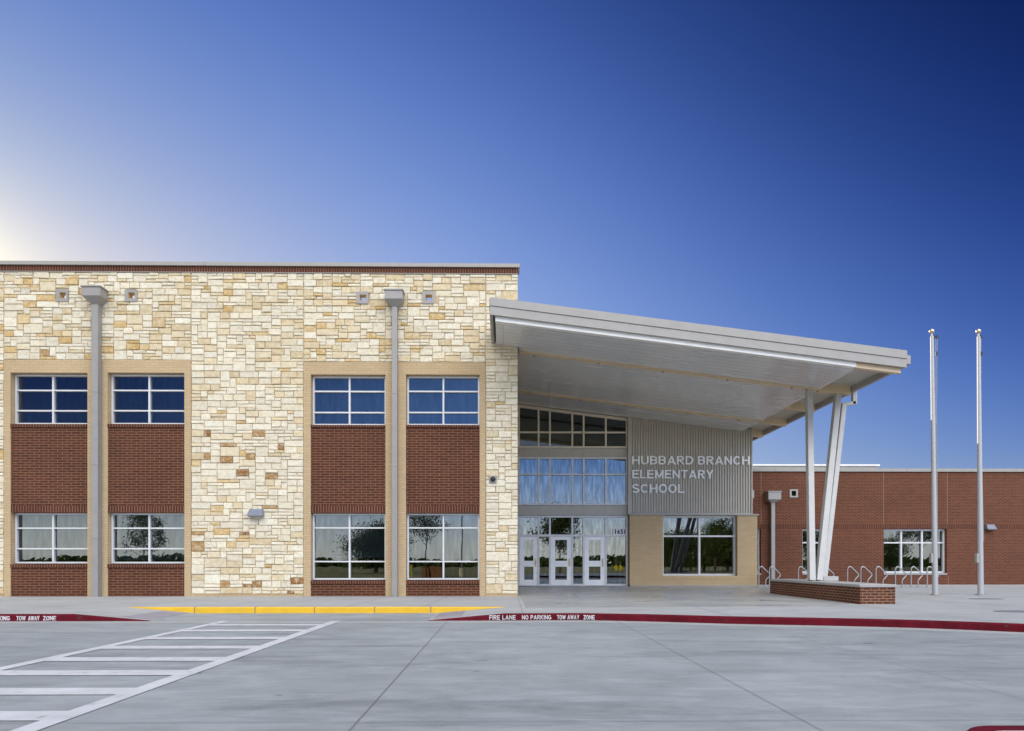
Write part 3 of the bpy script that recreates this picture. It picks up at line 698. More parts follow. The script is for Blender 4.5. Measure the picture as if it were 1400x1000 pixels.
# clerestory: sloped head
cl = MB(); z0 = ZG(612.5); zh = lambda x: zc(x) - .13
cl.box(xl, xr, YG, YG + .13, z0, z0 + .07); cl.sbox(xl, xr, YG, YG + .13, zh, lambda x: zc(x) - .012)
for v in mul: cl.sbox(v - w / 2, v + w / 2, YG + .001, YG + .129, lambda x: z0 + .07, zh)
for v in (jl, xr - w / 2): cl.sbox(v - w / 2, v + w / 2, YG + .001, YG + .129, lambda x: z0 + .07, zh)
ed = [jl + w / 2] + [k for v in mul for k in (v - w / 2, v + w / 2)] + [xr - w]
zm = ZG(591.3)
for i in range(0, len(ed), 2): cl.box(ed[i], ed[i + 1], YG + .002, YG + .128, zm - .035, zm + .035)
cw = cl.build("clerestory_window", M["framew"], EB)
g = MB(); yy = YG + .09; g.face([(jl, yy, z0 + .02), (xr - .02, yy, z0 + .02), (xr - .02, yy, zc(xr) - .05), (jl, yy, zc(jl) - .05)]); g.build("pane", M["glassc"], cw)
# spandrel panels
def spandrel(za, zb_):
    e2 = [xl] + [k for v in mul for k in (v - .006, v + .006)] + [xr]
    m_ = MB()
    for i in range(0, len(e2), 2): m_.box(e2[i], e2[i + 1], YG + .03, YG + .1, za, zb_)
    m_.box(xl, xr, YG + .05, YG + .11, za - .01, zb_ + .01)
    m_.build("spandrel_panel", M["panel"], EB)
spandrel(ZG(625) + .012, ZG(612.7) - .01); spandrel(ZG(705) + .012, ZG(691.3) - .01)
def band(name, yt, yb_, hs, extra=None):
    m_ = MB(); a, b_ = ZG(yb_), ZG(yt)
    framebox(m_, xl, xr, a, b_, YG, .14, w, [jl] + mul, [ZG(h) for h in hs])
    o = m_.build(name, M["frame"], EB)
    g = MB(); yy = YG + .09; g.face([(jl, yy, a + .02), (xr - .02, yy, a + .02), (xr - .02, yy, b_ - .02), (jl, yy, b_ - .02)]); g.build("pane", M["glassd"], o)
    return o
band("upper_window", 625.2, 691, (648.8,))
# storefront
sf = MB(); za, zb_ = zg, ZG(705.4); zt_ = ZG(732.3)
vert = [jl] + mul + [xr - w / 2]
sf.box(xl, xr, YG, YG + .14, zb_ - w, zb_)
for v in vert: sf.box(v - w / 2, v + w / 2, YG + .001, YG + .139, za, zb_ - w)
ed = [jl + w / 2] + [k for v in mul for k in (v - w / 2, v + w / 2)] + [xr - w]
for i in range(0, len(ed), 2):
    sf.box(ed[i], ed[i + 1], YG + .002, YG + .138, zt_ - .05, zt_ + .04)
    if i // 2 in (1, 3, 5): sf.box(ed[i], ed[i + 1], YG + .002, YG + .138, za, za + .09)
sfo = sf.build("storefront", M["frame"], EB)
g = MB(); yy = YG + .09
for i in range(0, len(ed), 2):
    a, b_ = ed[i] - .02, ed[i + 1] + .02
    g.face([(a, yy, zt_), (b_, yy, zt_), (b_, yy, zb_ - .03), (a, yy, zb_ - .03)])
    if i // 2 in (1, 3, 5): g.face([(a, yy, za + .03), (b_, yy, za + .03), (b_, yy, zt_), (a, yy, zt_)])
g.build("pane", M["glassd"], sfo)
for i in (0, 4, 8):
    a, b_ = ed[i] + .006, ed[i + 1] - .006; z0d, z1d = za + .012, zt_ - .055
    wd = b_ - a; s_ = .185; zm0, zm1 = ZG(759.0), ZG(767.2); d_ = MB(); y0d, y1d = YG + .03, YG + .085
    gl0, gl1, gu1 = ZG(775), ZG(767), ZG(738.4); gb = ZG(793)
    d_.box(a, a + s_, y0d, y1d, z0d, z1d); d_.box(b_ - s_, b_, y0d, y1d, z0d, z1d)
    d_.box(a + s_, b_ - s_, y0d, y1d, z0d, gb); d_.box(a + s_, b_ - s_, y0d, y1d, ZG(775), ZG(767)); d_.box(a + s_, b_ - s_, y0d, y1d, gu1, z1d)
    dr = d_.build("door", M["door"], EB)
    g = MB(); yy = y0d + .03
    for q0, q1 in ((gb, ZG(775)), (ZG(767), gu1)): g.face([(a + s_ - .01, yy, q0 - .01), (b_ - s_ + .01, yy, q0 - .01), (b_ - s_ + .01, yy, q1 + .01), (a + s_ - .01, yy, q1 + .01)])
    g.build("pane", M["glassd"], dr)
    h = MB(); hx = b_ - .085; hz = ZG(770); h.box(hx - .03, hx + .03, y0d - .012, y0d - .001, hz - .16, hz + .2)
    h.tube([(hx, y0d - .01, hz + .13), (hx, y0d - .075, hz + .11), (hx, y0d - .08, hz), (hx, y0d - .075, hz - .08), (hx, y0d - .01, hz - .1)], .014, 8); h.build("handle", M["brass"], dr)
# number plate 1651
xa, xb_ = ax(838.3, YG), ax(857.4, YG); zn0, zn1 = ZG(732.6) + .03, ZG(722.8)
nb = thing("number_sign", ((xa + xb_) / 2, YG, zn0), "white street number plate on the glass above the right hand sidelight", "sign")
m_ = MB(); m_.box(xa, xb_, YG - .014, YG - .002, zn0, zn1); m_.build("number_plate", M["card"], nb)
dw = (xb_ - xa - .06) / 4
for i, ch in enumerate("1651"):
    q0 = xa + .03 + i * dw; pad = .04 if ch == "1" else .008
    text_mesh(ch, q0 + pad, q0 + dw - pad, zn0 + .035, zn1 - .03, YG - .018, .006, M["digit"], "digit", nb, .06)
# metal siding (ribbed)
sx0, sx1 = XE_(858.6), XE_(1028.8); sz0 = ZE(703.4, 940)
m_ = MB(); n = 46; pit = (sx1 - .05 - sx0 - .1) / n; prof = []
for i in range(n):
    b0 = sx0 + .1 + i * pit; prof += [(b0, YE), (b0 + pit * .55, YE), (b0 + pit * .58, YE + .055), (b0 + pit * .93, YE + .055)]
prof.append((sx0 + .1 + n * pit, YE))
zs_top = lambda x: zc(x) - .004 if x < 10.1 else zc(x) + .12
for (p0, p1) in zip(prof[:-1], prof[1:]):
    m_.face([(p0[0], p0[1], sz0 + .05), (p1[0], p1[1], sz0 + .05), (p1[0], p1[1], zs_top(p1[0])), (p0[0], p0[1], zs_top(p0[0]))])
m_.build("metal_siding", M["siding"], EB)
m_ = MB(); m_.sbox(sx0, sx0 + .1, YE - .015, YE + .3, lambda x: sz0 - .0, lambda x: zc(x) - .004); m_.sbox(sx1 - .05, sx1, YE - .015, YE + .5, lambda x: sz0, lambda x: zc(x) + .12)
m_.box(sx0 + .1, sx1 - .05, YE - .03, YE + .1, sz0, sz0 + .05); m_.build("siding_trim", M["panel"], EB)
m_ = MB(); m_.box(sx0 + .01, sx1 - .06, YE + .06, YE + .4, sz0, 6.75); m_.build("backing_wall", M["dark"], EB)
# tan brick base with window
YB = YE - .12
bx0, bx1 = ax(861, YB), ax(1035.3, YB); bz1 = at(950, 704.8, YB)[1]
wx0, wx1, wz0, wz1 = ax(906.3, YB), ax(1008.3, YB), at(950, 787.5, YB)[1], at(950, 704.8, YB)[1] - .0
m_ = MB(); m_.wall(bx0, bx1, zg - .2, bz1 - .001, YB, YB + .5, [(wx0, wx1, wz0, wz1 + 1)]); m_.build("brick_base", M["tan"], EB)
m_ = MB(); m_.box(wx0 + .01, wx1 - .01, YB - .012, YB + .2, wz0 - .11, wz0 - .003); m_.build("brick_sill", M["tansoldier"], EB)
m_ = MB(); m_.box(bx0 - .01, bx1 + .06, YB - .05, YB + .55, bz1, bz1 + .06); m_.build("sill_cap", M["coping"], EB)
m_ = MB(); m_.box(bx0, bx1 + .04, YB - .06, YB + .6, zg - .25, zt(0, YB) + .045); m_.build("concrete_base", M["cap"], EB)
fx0, fx1 = wx0 + .005, wx1 - .01
window(EB, fx0, fx1, wz0, wz1 - .01, YB + .22, (ax(956.5, YB + .2),), (at(950, 733.3, YB + .2)[1],), None, "glassd", w=.08, d=.16)
# shell
m_ = MB(); m_.box(.3, bx1 - .05, YE + 9.0, YE + 9.3, zg, 7.0); m_.box(bx1 - .35, bx1 - .05, YE + .62, YE + 9, zg - .2, 6.6); m_.build("rear_wall", M["redw"], EB)
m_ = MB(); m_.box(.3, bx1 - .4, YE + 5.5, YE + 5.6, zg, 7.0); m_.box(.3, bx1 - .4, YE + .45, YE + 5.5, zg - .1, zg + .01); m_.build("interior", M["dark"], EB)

# canopy
CA = thing("entrance_canopy", (5.5, 24, KH), "large sloping grey metal canopy roof reaching out over the school entrance", "canopy")
YF = 19.1
m_ = MB()
m_.sbox(CX0, CX1 - .02, YF, YF + .07, zc, lambda x: zc(x) + .235); m_.sbox(CX0, CX1 - .02, YF - .022, YF + .07, lambda x: zc(x) + .247, lambda x: zc(x) + .475)
m_.sbox(CX0, CX0 + .08, YF + .07, Y0 - .04, zc, lambda x: zc(x) + .235); m_.sbox(CX0 - .02, CX0 + .08, YF + .07, Y0 - .04, lambda x: zc(x) + .247, lambda x: zc(x) + .475)
m_.build("fascia", M["light"], CA)
m_ = MB(); m_.sbox(CX0 + .08, CX1 - .02, YF + .07, Y0 - .045, lambda x: zc(x) + .26, lambda x: zc(x) + .465); m_.sbox(.50, CX1 - .02, Y0 - .045, YE + 10, lambda x: zc(x) + .26, lambda x: zc(x) + .465)
m_.build("roof", M["light"], CA)
m_ = MB(); m_.sbox(CX1 - .02, CX1 + .12, YF + .05, YE + 10, lambda x: zc(x) + .13, lambda x: zc(x) + .37); m_.sbox(CX1 - .10, CX1 - .02, YF + .07, YE + 10, lambda x: zc(x) + .02, lambda x: zc(x) + .25); m_.build("gutter", M["light"], CA)
YS = 19.64; xs1 = 10.22
m_ = MB(); m_.sbox(-.22, 10.0, YF + .1, YF + .26, lambda x: zc(x) - .13, lambda x: zc(x) + .255); m_.build("edge_beam", M["white"], CA)
m_ = MB(); m_.sbox(-.22, xs1, YF + .27, Y0 - .045, zc, lambda x: zc(x) + .05); m_.sbox(.50, xs1, Y0 - .045, YE + .15, zc, lambda x: zc(x) + .05)
so_o = m_.build("soffit", M["soffit"] if "soffit" in M else soffit_mat(), CA)
m_ = MB(); m_.sbox(xs1 - .005, xs1 + .03, YS + .16, YE + 1.5, lambda x: zc(x) - .015, lambda x: zc(x) + .1); m_.build("soffit_trim", M["white"], CA)
m_ = MB(); m_.sbox(xs1 + .03, CX1 - .10, YF + .1, YE + 6, lambda x: zc(x) + .2, lambda x: zc(x) + .25); m_.build("overhang_deck", M["panel"], CA)
for k, yb in enumerate((19.66, 22.1, 24.6, 27.1, 29.6)):
    m_ = MB()
    if k == 0: m_.sbox(10.003, CX1 - .12, YF + .115, YF + .275, lambda x: zc(x) - .14, lambda x: zc(x) + .19)
    else:
        m_.sbox(xs1 + .03, CX1 - .12, yb - .1, yb + .1, lambda x: zc(x) - .07, lambda x: zc(x) + .2)
        if k in (1, 3): m_.sbox(.55, xs1 - .005, yb - .1, yb + .1, lambda x: zc(x) - .05, lambda x: zc(x) - .002)
    bo = m_.build("roof_beam", M["beige"], CA)
    if k in (1, 3):
        for xx_ in (1.0, 3.1, 5.2, 7.3, 9.4):
            s2 = MB(); s2.tube([(xx_, yb + .02, zc(xx_) - .051), (xx_, yb + .02, zc(xx_) - .09)], .035, 10); s2.build("sprinkler", M["grey"], bo)
# V columns
PZ = .655
B1, B2 = (ax(1109.5, 20.7), 20.7, PZ), (ax(1119, 20.7), 20.7, PZ)
T1 = (ax(1106, 22.1), 22.1, 0); T2 = (ax(1145.5, 22.1), 22.1, 0)
T1 = (T1[0], 22.1, zc(T1[0]) - .08); T2 = (T2[0], 22.1, zc(T2[0]) - .08)
for bb, tt in ((B1, T1), (B2, T2)):
    m_ = MB(); m_.beam(bb, tt, .185, .19); m_.build("column", M["column"], CA, bevel=.01)
D1 = (ax(1126.6, 20.85), 20.85, PZ + .06); D2 = (ax(1153.6, 22.1), 22.1, at(1154, 553, 22.1)[1])
m_ = MB(); m_.beam(D1, D2, .15, .13); xg = CX1 + .05
m_.beam((D2[0] - .04, 22.12, D2[2] - .02), (xg + .03, 22.12, D2[2] + .05), .12, .13); m_.beam((xg, 22.12, D2[2] + .0), (xg, 22.12, zc(xg) + .14), .14, .13)
m_.beam((D1[0] - .05, 20.85, PZ + .07), (D1[0] + .42, 20.85, PZ + .06), .14, .13)
m_.build("downspout", M["column"], CA, bevel=.008)

# sign letters
sg = thing("sign_lettering", (XE_(945), YE - .05, ZE(674, 945)), "raised white lettering of the school name on the ribbed metal siding", "sign")
for wd_, a, b_, yt, yb_ in (("HUBBARD", 863.6, 947.3, 624, 635.6), ("BRANCH", 953.7, 1024.2, 624, 635.6), ("ELEMENTARY", 864, 974.8, 643, 654.6), ("SCHOOL", 864, 934.9, 662.3, 674.4)):
    stroke_text(wd_, XE_(a), XE_(b_), ZE(yb_, 900), ZE(yt, 900), YE - .075, .06, M["letter"], "letter", sg, True)

# ------------------------------------------------------------------ right wing
YW = 31.4
RW = thing("classroom_wing", (24, YW + 6, KH), "single storey red brick school wing with flat roof behind the flagpoles", "building")
def XW_(px): return ax(px, YW)
def ZW(py, px=1200): return at(px, py, YW)[1]
wz = [ZW(723.3), ZW(784)]
wins = [(XW_(1020), XW_(1040.3)), (XW_(1097), XW_(1128.5)), (XW_(1208.2), XW_(1294.5))]
zg2 = zt(0, YW)
zwt = ZW(645.3)
hs_ = [(a, b_, wz[1], wz[0]) for a, b_ in wins] + [(XW_(1082), XW_(1088), ZW(678.5), ZW(671.5))]
m_ = MB(); m_.wall(9.5, 62, zg2 - .3, zwt, YW, YW + .4, hs_); m_.build("brick_wall", M["redw"], RW)
m_ = MB()
for a, b_ in ((9.5, wins[0][0]), (wins[0][1], wins[1][0]), (wins[1][1], wins[2][0]), (wins[2][1], 62)): pass
m_.box(wins[0][1] + .01, 62, YW - .006, YW + .03, ZW(723) , ZW(717)); m_.build("soldier_band", M["soldierw"], RW)
for p, q0, q1 in ((1040.5, ZW(716.8), zwt - .002), (1208, ZW(716.8), zwt - .002), (1295, ZW(716.8), zwt - .002), (1296.5, zg2, ZW(788))):
    m_ = MB(); m_.box(XW_(p) - .011, XW_(p) + .011, YW - .003, YW + .03, q0, q1); m_.build("control_joint", M["mortarw"], RW)
m_ = MB(); xx = 9.5
while xx < 62: m_.box(xx + .003, xx + 3.05, YW - .07, YW + .45, zwt + .003, ZW(641)); xx += 3.056
m_.build("coping", M["coping"], RW)
m_ = MB(); xe = ax(1200, 37); m_.box(9.5, xe, 37, 37.4, 5.0, at(1100, 637.3, 37)[1]); rpw = m_.build("rear_parapet", M["coping"], RW)
m_ = MB(); m_.box(9.4, xe + .08, 36.93, 37.46, at(1100, 637.3, 37)[1] + .002, at(1100, 635.2, 37)[1]); m_.build("parapet_coping", M["white"], rpw)
m_ = MB(); m_.box(9.5, 62, YW + .41, YW + 14, 4.9, 5.1); m_.build("roof", M["roofing"], RW)
m_ = MB(); m_.box(9.5, 62, YW + 14, YW + 14.3, zg2 - .3, 5.2); m_.build("rear_wall", M["redw"], RW)
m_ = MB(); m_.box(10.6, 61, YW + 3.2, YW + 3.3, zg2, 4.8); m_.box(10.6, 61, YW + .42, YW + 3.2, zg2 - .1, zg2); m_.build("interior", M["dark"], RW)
for i, (a, b_) in enumerate(wins):
    vs = ((a + b_) / 2,) if i < 2 else (XW_(1235), XW_(1263.6))
    if i == 0: vs = ()
    window(RW, a + .004, b_ - .004, wz[1] + .01, wz[0] - .01, YW + .16, vs, (at(1250, 742.3, YW + .16)[1],), None, "glass", w=.075, d=.14)
for a, b_ in wins:
    m_ = MB(); m_.box(a - .0, b_, YW - .03, YW + .155, wz[1] - .07, wz[1] + .002); m_.build("window_sill", M["cap"], RW)
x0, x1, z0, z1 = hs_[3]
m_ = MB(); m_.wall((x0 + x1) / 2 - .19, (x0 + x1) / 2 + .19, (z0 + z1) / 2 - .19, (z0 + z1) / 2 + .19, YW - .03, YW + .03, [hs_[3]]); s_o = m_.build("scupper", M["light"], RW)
m_ = MB(); m_.box(x0 + .002, x1 - .002, YW + .2, YW + .22, z0 + .002, z1 - .002); m_.build("scupper_inside", M["black"], s_o)  # black plate closing the hole, stands in for its dark inside
leader(RW, ax(1050.5, YW - .4), ax(1068, YW - .4), at(1058, 671.5, YW - .4)[1], at(1058, 683, YW - .4)[1], at(1058, 687.5, YW - .4)[1], .17, YW - .008, .4, zg2, M["light"])
xw, zw = at(1354, 720.5, YW - .1); wall_light(xw, zw, YW - .01, .44, "grey wedge light on the red brick wing right of the flagpoles")
x_, z_ = at(1031.5, 676, YE + .1)
m_ = MB(); m_.box(sx1 + .003, sx1 + .09, YE + .05, YE + .25, at(1030, 681, YE)[1], at(1030, 670, YE)[1])
m_.build("junction_box", M["panel"], EB)

# ------------------------------------------------------------------ planter wall under the columns
px0, px1 = ax(1176, 17.42), ax(1224, 17.42); py0, py1 = 17.42, 23.35
PL = thing("planter_wall", ((px0 + px1) / 2, 20.4, KH), "low red brick plinth with pale concrete cap under the leaning columns", "brick plinth")
m_ = MB(); m_.box(px0, px1, py0, py1, KH - .1, .575); m_.build("brick_body", M["planter"], PL)
m_ = MB(); m_.box(px0 - .025, px1 + .025, py0 - .025, py1 + .025, .577, .65); m_.build("cap", M["cap"], PL, bevel=.012)

# ------------------------------------------------------------------ flagpoles
def flagpole(px, pxt, pyb, pyt, label, pulley):
    x, y = gnd(px, pyb, KH); zt1 = at(pxt, pyt, y)[1]; xt = ax(pxt, y)
    o = thing("flagpole", (x, y, KH), label, "flagpole", "bare flagpoles on the plaza")
    k = lambda z: x + (xt - x) * (z - KH) / (zt1 - KH)
    m_ = MB(); n = 12; prev = None
    pts = [(k(z), y, z) for z in [KH + (zt1 - KH) * i / n for i in range(n + 1)]]
    m_.tube(pts, .088, 20, .052); m_.build("pole", M["pole"], o, smooth=True)
    m_ = MB(); m_.tube([(x, y, KH), (x, y, KH + .025)], .17, 20); m_.tube([(x, y, KH + .025), (x, y, KH + .05)], .13, 20, .1); m_.build("base_collar", M["grey"], o, smooth=True)
    m_ = MB(); m_.tube([(xt, y, zt1), (xt, y, zt1 + .1)], .03, 10); m_.build("finial_stem", M["pole"], o)
    m_ = MB(); m_.ball((xt - .01, y, zt1 + .17), .082); m_.build("finial_ball", M["ball"], o, smooth=True)
    s = 1 if pulley else .45
    m_ = MB(); m_.box(xt, xt + .17 * s, y - .03, y + .03, zt1 - .04, zt1 + .02); m_.tube([(xt + .15 * s, y - .04, zt1 - .01), (xt + .15 * s, y + .04, zt1 - .01)], .05, 12); m_.build("pulley", M["black"], o)
    m_ = MB(); m_.tube([(xt + .17 * s, y, zt1 - .03), (xt + .15 * s, y, zt1 - 2.6), (k(1.9) + .09, y - .02, 1.9)], .009, 6); m_.tube([(xt + .11 * s, y - .02, zt1 - .03), (xt + .10 * s, y - .03, zt1 - 2.6), (k(1.9) + .085, y - .04, 1.9)], .009, 6); m_.build("halyard", M["coping"], o)
    m_ = MB(); m_.box(k(zt1 - .62) + .10 * s, k(zt1 - .62) + .10 * s + .05, y - .05, y, zt1 - .62, zt1 - .5); m_.build("snap_hook", M["black"], o)
    zc_ = at(px, 763, y)[1]; m_ = MB(); m_.box(k(zc_) - .15, k(zc_) - .07, y - .05, y + .07, zc_ - .16, zc_ + .14); m_.build("cleat_box", M["light"], o, bevel=.01)
flagpole(1278.6, 1274.2, 814.2, 460.5, "left bare aluminium flagpole with gold ball and projecting pulley", True)
flagpole(1340.8, 1338.0, 814.2, 460.5, "right bare aluminium flagpole beside the wall light on the wing", False)
# ground covers
for px, py, w_, d_, lab in ((1349, 819.2, .55, .3, "small flat dark cover in the plaza near the right flagpole"), (1404, 836.5, .8, .33, "dark round cover in the plaza at the right edge")):
    x, y = gnd(px, py, KH); m_ = MB(); n = 24
    m_.prism([(x + w_ * .9 * math.cos(2 * math.pi * i / n), y + d_ * math.sin(2 * math.pi * i / n)) for i in range(n)], KH - .02, KH + .007)
    co = m_.build("utility_cover", M["joint"], org=(x, y, KH)); tag(co, lab, "ground cover")

# ------------------------------------------------------------------ bike racks
YR = 28.3
def rack_mesh():
    pts = [(0, 0), (0, .40), (0, .70), (.012, .78), (.05, .835), (.11, .85), (.17, .82), (.24, .755), (.40, .605), (.455, .545), (.468, .50), (.45, .455), (.40, .40), (.335, .335), (.30, .28), (.29, .22), (.29, 0)]
    return pts
rx = [1037.4, 1052, 1091.6, 1124.5, 1158.7, 1176.8, 1197.6, 1224.2, 1245.7, 1267.6]
rlab = ["grey hoop bike rack beside the tan brick corner", "grey hoop bike rack in front of the wing downspout", "grey hoop bike rack just left of the leaning columns", "grey hoop bike rack half hidden by the leaning columns",
        "grey hoop bike rack behind the brick plinth, nearest right of the columns", "grey hoop bike rack behind the plinth, second right of the columns", "grey hoop bike rack behind the plinth by the window's left edge",
        "grey hoop bike rack just right of the brick plinth, below the wide window", "grey hoop bike rack below the middle of the wide window", "grey hoop bike rack partly hidden by the left flagpole"]
proto = None
for i, (p, lab) in enumerate(zip(rx, rlab)):
    yr = YR - .02 * i; x = ax(p, yr); z = zt(0, yr)
    if proto is None:
        o = thing("bike_rack", (x, yr, z), lab, "bike rack", "hoop bike racks along the brick wing")
        m_ = MB(); m_.tube([(x + a, yr, z + c) for a, c in rack_mesh()], .024, 10); m_.build("hoop", M["rack"], o, smooth=True)
        for a in (0, .29):
            m_ = MB(); m_.tube([(x + a, yr, z), (x + a, yr, z + .012)], .06, 14); m_.build("foot_plate", M["rack"], o)
        proto = o; ch = list(o.children)
    else:
        o = proto.copy(); COL.objects.link(o); o.location = (x, yr, z); o["label"] = lab
        for c in ch:
            q = c.copy(); COL.objects.link(q); q.parent = o
    o.rotation_euler = (0, 0, R(rnd.uniform(-4, 4)))

# ------------------------------------------------------------------ across the road (seen mirrored in the windows)
def mirror(px, Yg, Yobj):
    D = 2 * Yg - Yobj; return ax(px, D)
def tree(name, x, y, h, rw, label, mat, trunk_r, n_leaf, z_low, seed, dense_=True, cat="tree", group=None):
    r_ = random.Random(seed); o = thing(name, (x, y, -.3), label, cat, group)
    m_ = MB(); top = h * .75
    m_.tube([(x, y, -.35), (x + r_.uniform(-.1, .1), y, top * .35), (x + r_.uniform(-.15, .15), y, top * .7), (x, y, top)], trunk_r, 8, trunk_r * .25)
    tips = []
    for i in range(14 if dense_ else 18):
        z0 = z_low * .9 + (top - z_low * .9) * r_.random(); a = r_.uniform(0, 6.28); l = rw * r_.uniform(.5, .95) * (1 - .4 * max(0, (z0 - z_low) / max(.1, h - z_low)))
        e = Vector((x + math.cos(a) * l, y + math.sin(a) * l, min(h * .97, z0 + l * r_.uniform(.5, 1.1)))); tips.append(e)
        m_.tube([(x, y, z0), ((x + e.x) / 2, (y + e.y) / 2, z0 + (e.z - z0) * .4), e], trunk_r * .35, 5, .01)
    m_.build("trunk", M["bark"], o, smooth=True)
    c = MB(); cl = [t for t in tips] + [Vector((x + r_.gauss(0, rw * .35), y + r_.gauss(0, rw * .35), z_low + (h - z_low) * r_.uniform(.15, .92))) for _ in range(26 if dense_ else 8)]
    for _ in range(int(n_leaf * 1.9)):
        k = r_.choice(cl); sp = rw * (.24 if dense_ else .17)
        p = k + Vector((r_.gauss(0, sp), r_.gauss(0, sp), r_.gauss(0, sp * .8)))
        if p.z < z_low * .75: p.z = z_low * .75 + r_.random() * .4
        s = r_.uniform(.05, .11) * (1.45 if dense_ else 1.0)
        u = Vector((r_.gauss(0, 1), r_.gauss(0, 1), r_.gauss(0, 1))).normalized(); w_ = u.orthogonal().normalized(); v = u.cross(w_)
        t_ = r_.random()
        c.face([p - w_ * s, p - v * s * .55, p + w_ * s, p + v * s * .55], (t_, t_, t_))
    c.build("crown", mat, o)
    return o
TD = "trees across the road"
tree("young_tree", mirror(582, Y0, -15), -15, 6.4, 1.9, "slender young tree with airy crown across the road, mirrored in the window beside the entrance", M["leafl"], .07, 1500, 2.6, 1, False)
tree("young_tree", mirror(190, Y0, -15), -15, 6.0, 1.7, "slender young tree mirrored in the window right of the first downspout", M["leafl"], .06, 1800, 1.0, 2, False)
tree("young_tree", mirror(766, YG, -14), -14, 7.2, 2.0, "bushy young tree mirrored in the middle entrance door", M["leafd"], .08, 3200, 2.2, 3, True)
tree("young_tree", mirror(1262, YW, -14), -14, 7.0, 2.2, "young tree mirrored in the wide window of the brick wing", M["leafd"], .08, 2200, 2.8, 4, False)
tree("oak_tree", mirror(513, Y0, -40), -40, 5.4, 3.3, "broad dark round tree mirrored in the window left of the second downspout", M["leafd"], .25, 8500, .6, 5, True)
big = [(905, -40, 5.2), (925, -42, 5.0), (945, -40, 5.4), (962, -44, 5.2), (978, -38, 7.6), (995, -40, 6.2), (1010, -41, 5.0)]
bl_ = ["first", "second", "third", "fourth", "tallest", "sixth", "last"]
for i, (p, y, h) in enumerate(big):
    tree("oak_tree", mirror(p, YB + .3, y), y, h, 2.6, f"dense dark green tree, {bl_[i]} of the row mirrored in the tan brick window", M["leafd"] if i % 2 else M["leafl"], .2, 3600, .4, 20 + i, True, group=TD)
tree("oak_tree", mirror(1219, YW, -40), -40, 4.6, 2.6, "round dark bush tree mirrored in the left panes of the brick wing window", M["leafd"], .2, 3200, .4, 40, True)
tree("oak_tree", mirror(1112, YW, -34), -34, 6.6, 2.8, "dark tree mirrored in the narrow wing window behind the columns", M["leafd"], .2, 3400, .5, 41, True)
# far wooded skyline
fm = MB(); r_ = random.Random(99)
for i in range(12000):
    x = r_.uniform(-260, 260); y = -150 + r_.gauss(0, 6); hmax = 2.2 + .7 * math.sin(x * .05) + .5 * math.sin(x * .21 + 1)
    p = Vector((x, y, r_.uniform(-.3, hmax))); s = r_.uniform(.5, 1.3); u = Vector((r_.gauss(0, 1), r_.gauss(0, 1) , r_.gauss(0, 1))).normalized(); w_ = u.orthogonal().normalized(); v = u.cross(w_); t_ = r_.random()
    fm.face([p - w_ * s, p - v * s * .6, p + w_ * s, p + v * s * .6], (t_, t_, t_))
tag(fm.build("far_woodland", M["leafd"]), "low dark line of far woodland mirrored in the windows", "woodland", kind="stuff")
# small things across the road
x = mirror(631, Y0, -13); o = thing("lamp_post", (x, -13, 0), "thin dark lamp post across the road mirrored in the window beside the entrance", "lamp post")
m_ = MB(); m_.tube([(x, -13, 0), (x, -13, 7.5)], .07, 10, .05); m_.build("post", M["grey"], o); m_ = MB(); m_.tube([(x, -13, 0), (x, -13, .7)], .25, 16); m_.build("footing", M["cream"], o); m_ = MB(); m_.box(x - .2, x + .2, -12.9, -12.2, 7.4, 7.55); m_.build("lamp_head", M["grey"], o)
x = mirror(562, Y0, -12); o = thing("bollard", (x, -12, 0), "yellow bollard across the road mirrored low in the window beside the entrance", "bollard")
m_ = MB(); m_.tube([(x, -12, 0), (x, -12, 1.0), (x, -12, 1.06)], .1, 14); m_.build("post", M["yellow"], o)
xa, xb_ = mirror(576, Y0, -15.5), mirror(604, Y0, -15.5); m_ = MB(); m_.box(xa, xb_, -15.7, -15.3, -.34, .75); m_.box(xa - .05, xb_ + .05, -15.75, -15.25, .752, .85)
tag(m_.build("brick_garden_wall", M["wallbrick"], org=((xa + xb_) / 2, -15.5, 0)), "low orange brick wall across the road mirrored in the window beside the entrance", "wall")
for p, lab in ((842.5, "yellow warning sign mirrored in the left half of the right sidelight"), (848.8, "yellow warning sign mirrored in the right half of the right sidelight")):
    x = mirror(p, YG, -15); o = thing("road_sign", (x, -15, 0), lab, "road sign")
    m_ = MB(); m_.tube([(x, -15.05, -.34), (x, -15.05, 1.3)], .03, 8); m_.build("post", M["grey"], o)
    m_ = MB(); m_.raw([(x, -15, .25), (x + .36, -15, .61), (x, -15, .97), (x - .36, -15, .61), (x, -14.98, .25), (x + .36, -14.98, .61), (x, -14.98, .97), (x - .36, -14.98, .61)], [(0, 1, 2, 3), (7, 6, 5, 4), (0, 4, 5, 1), (1, 5, 6, 2), (2, 6, 7, 3), (3, 7, 4, 0)]); m_.build("sign_face", M["yellow"], o)

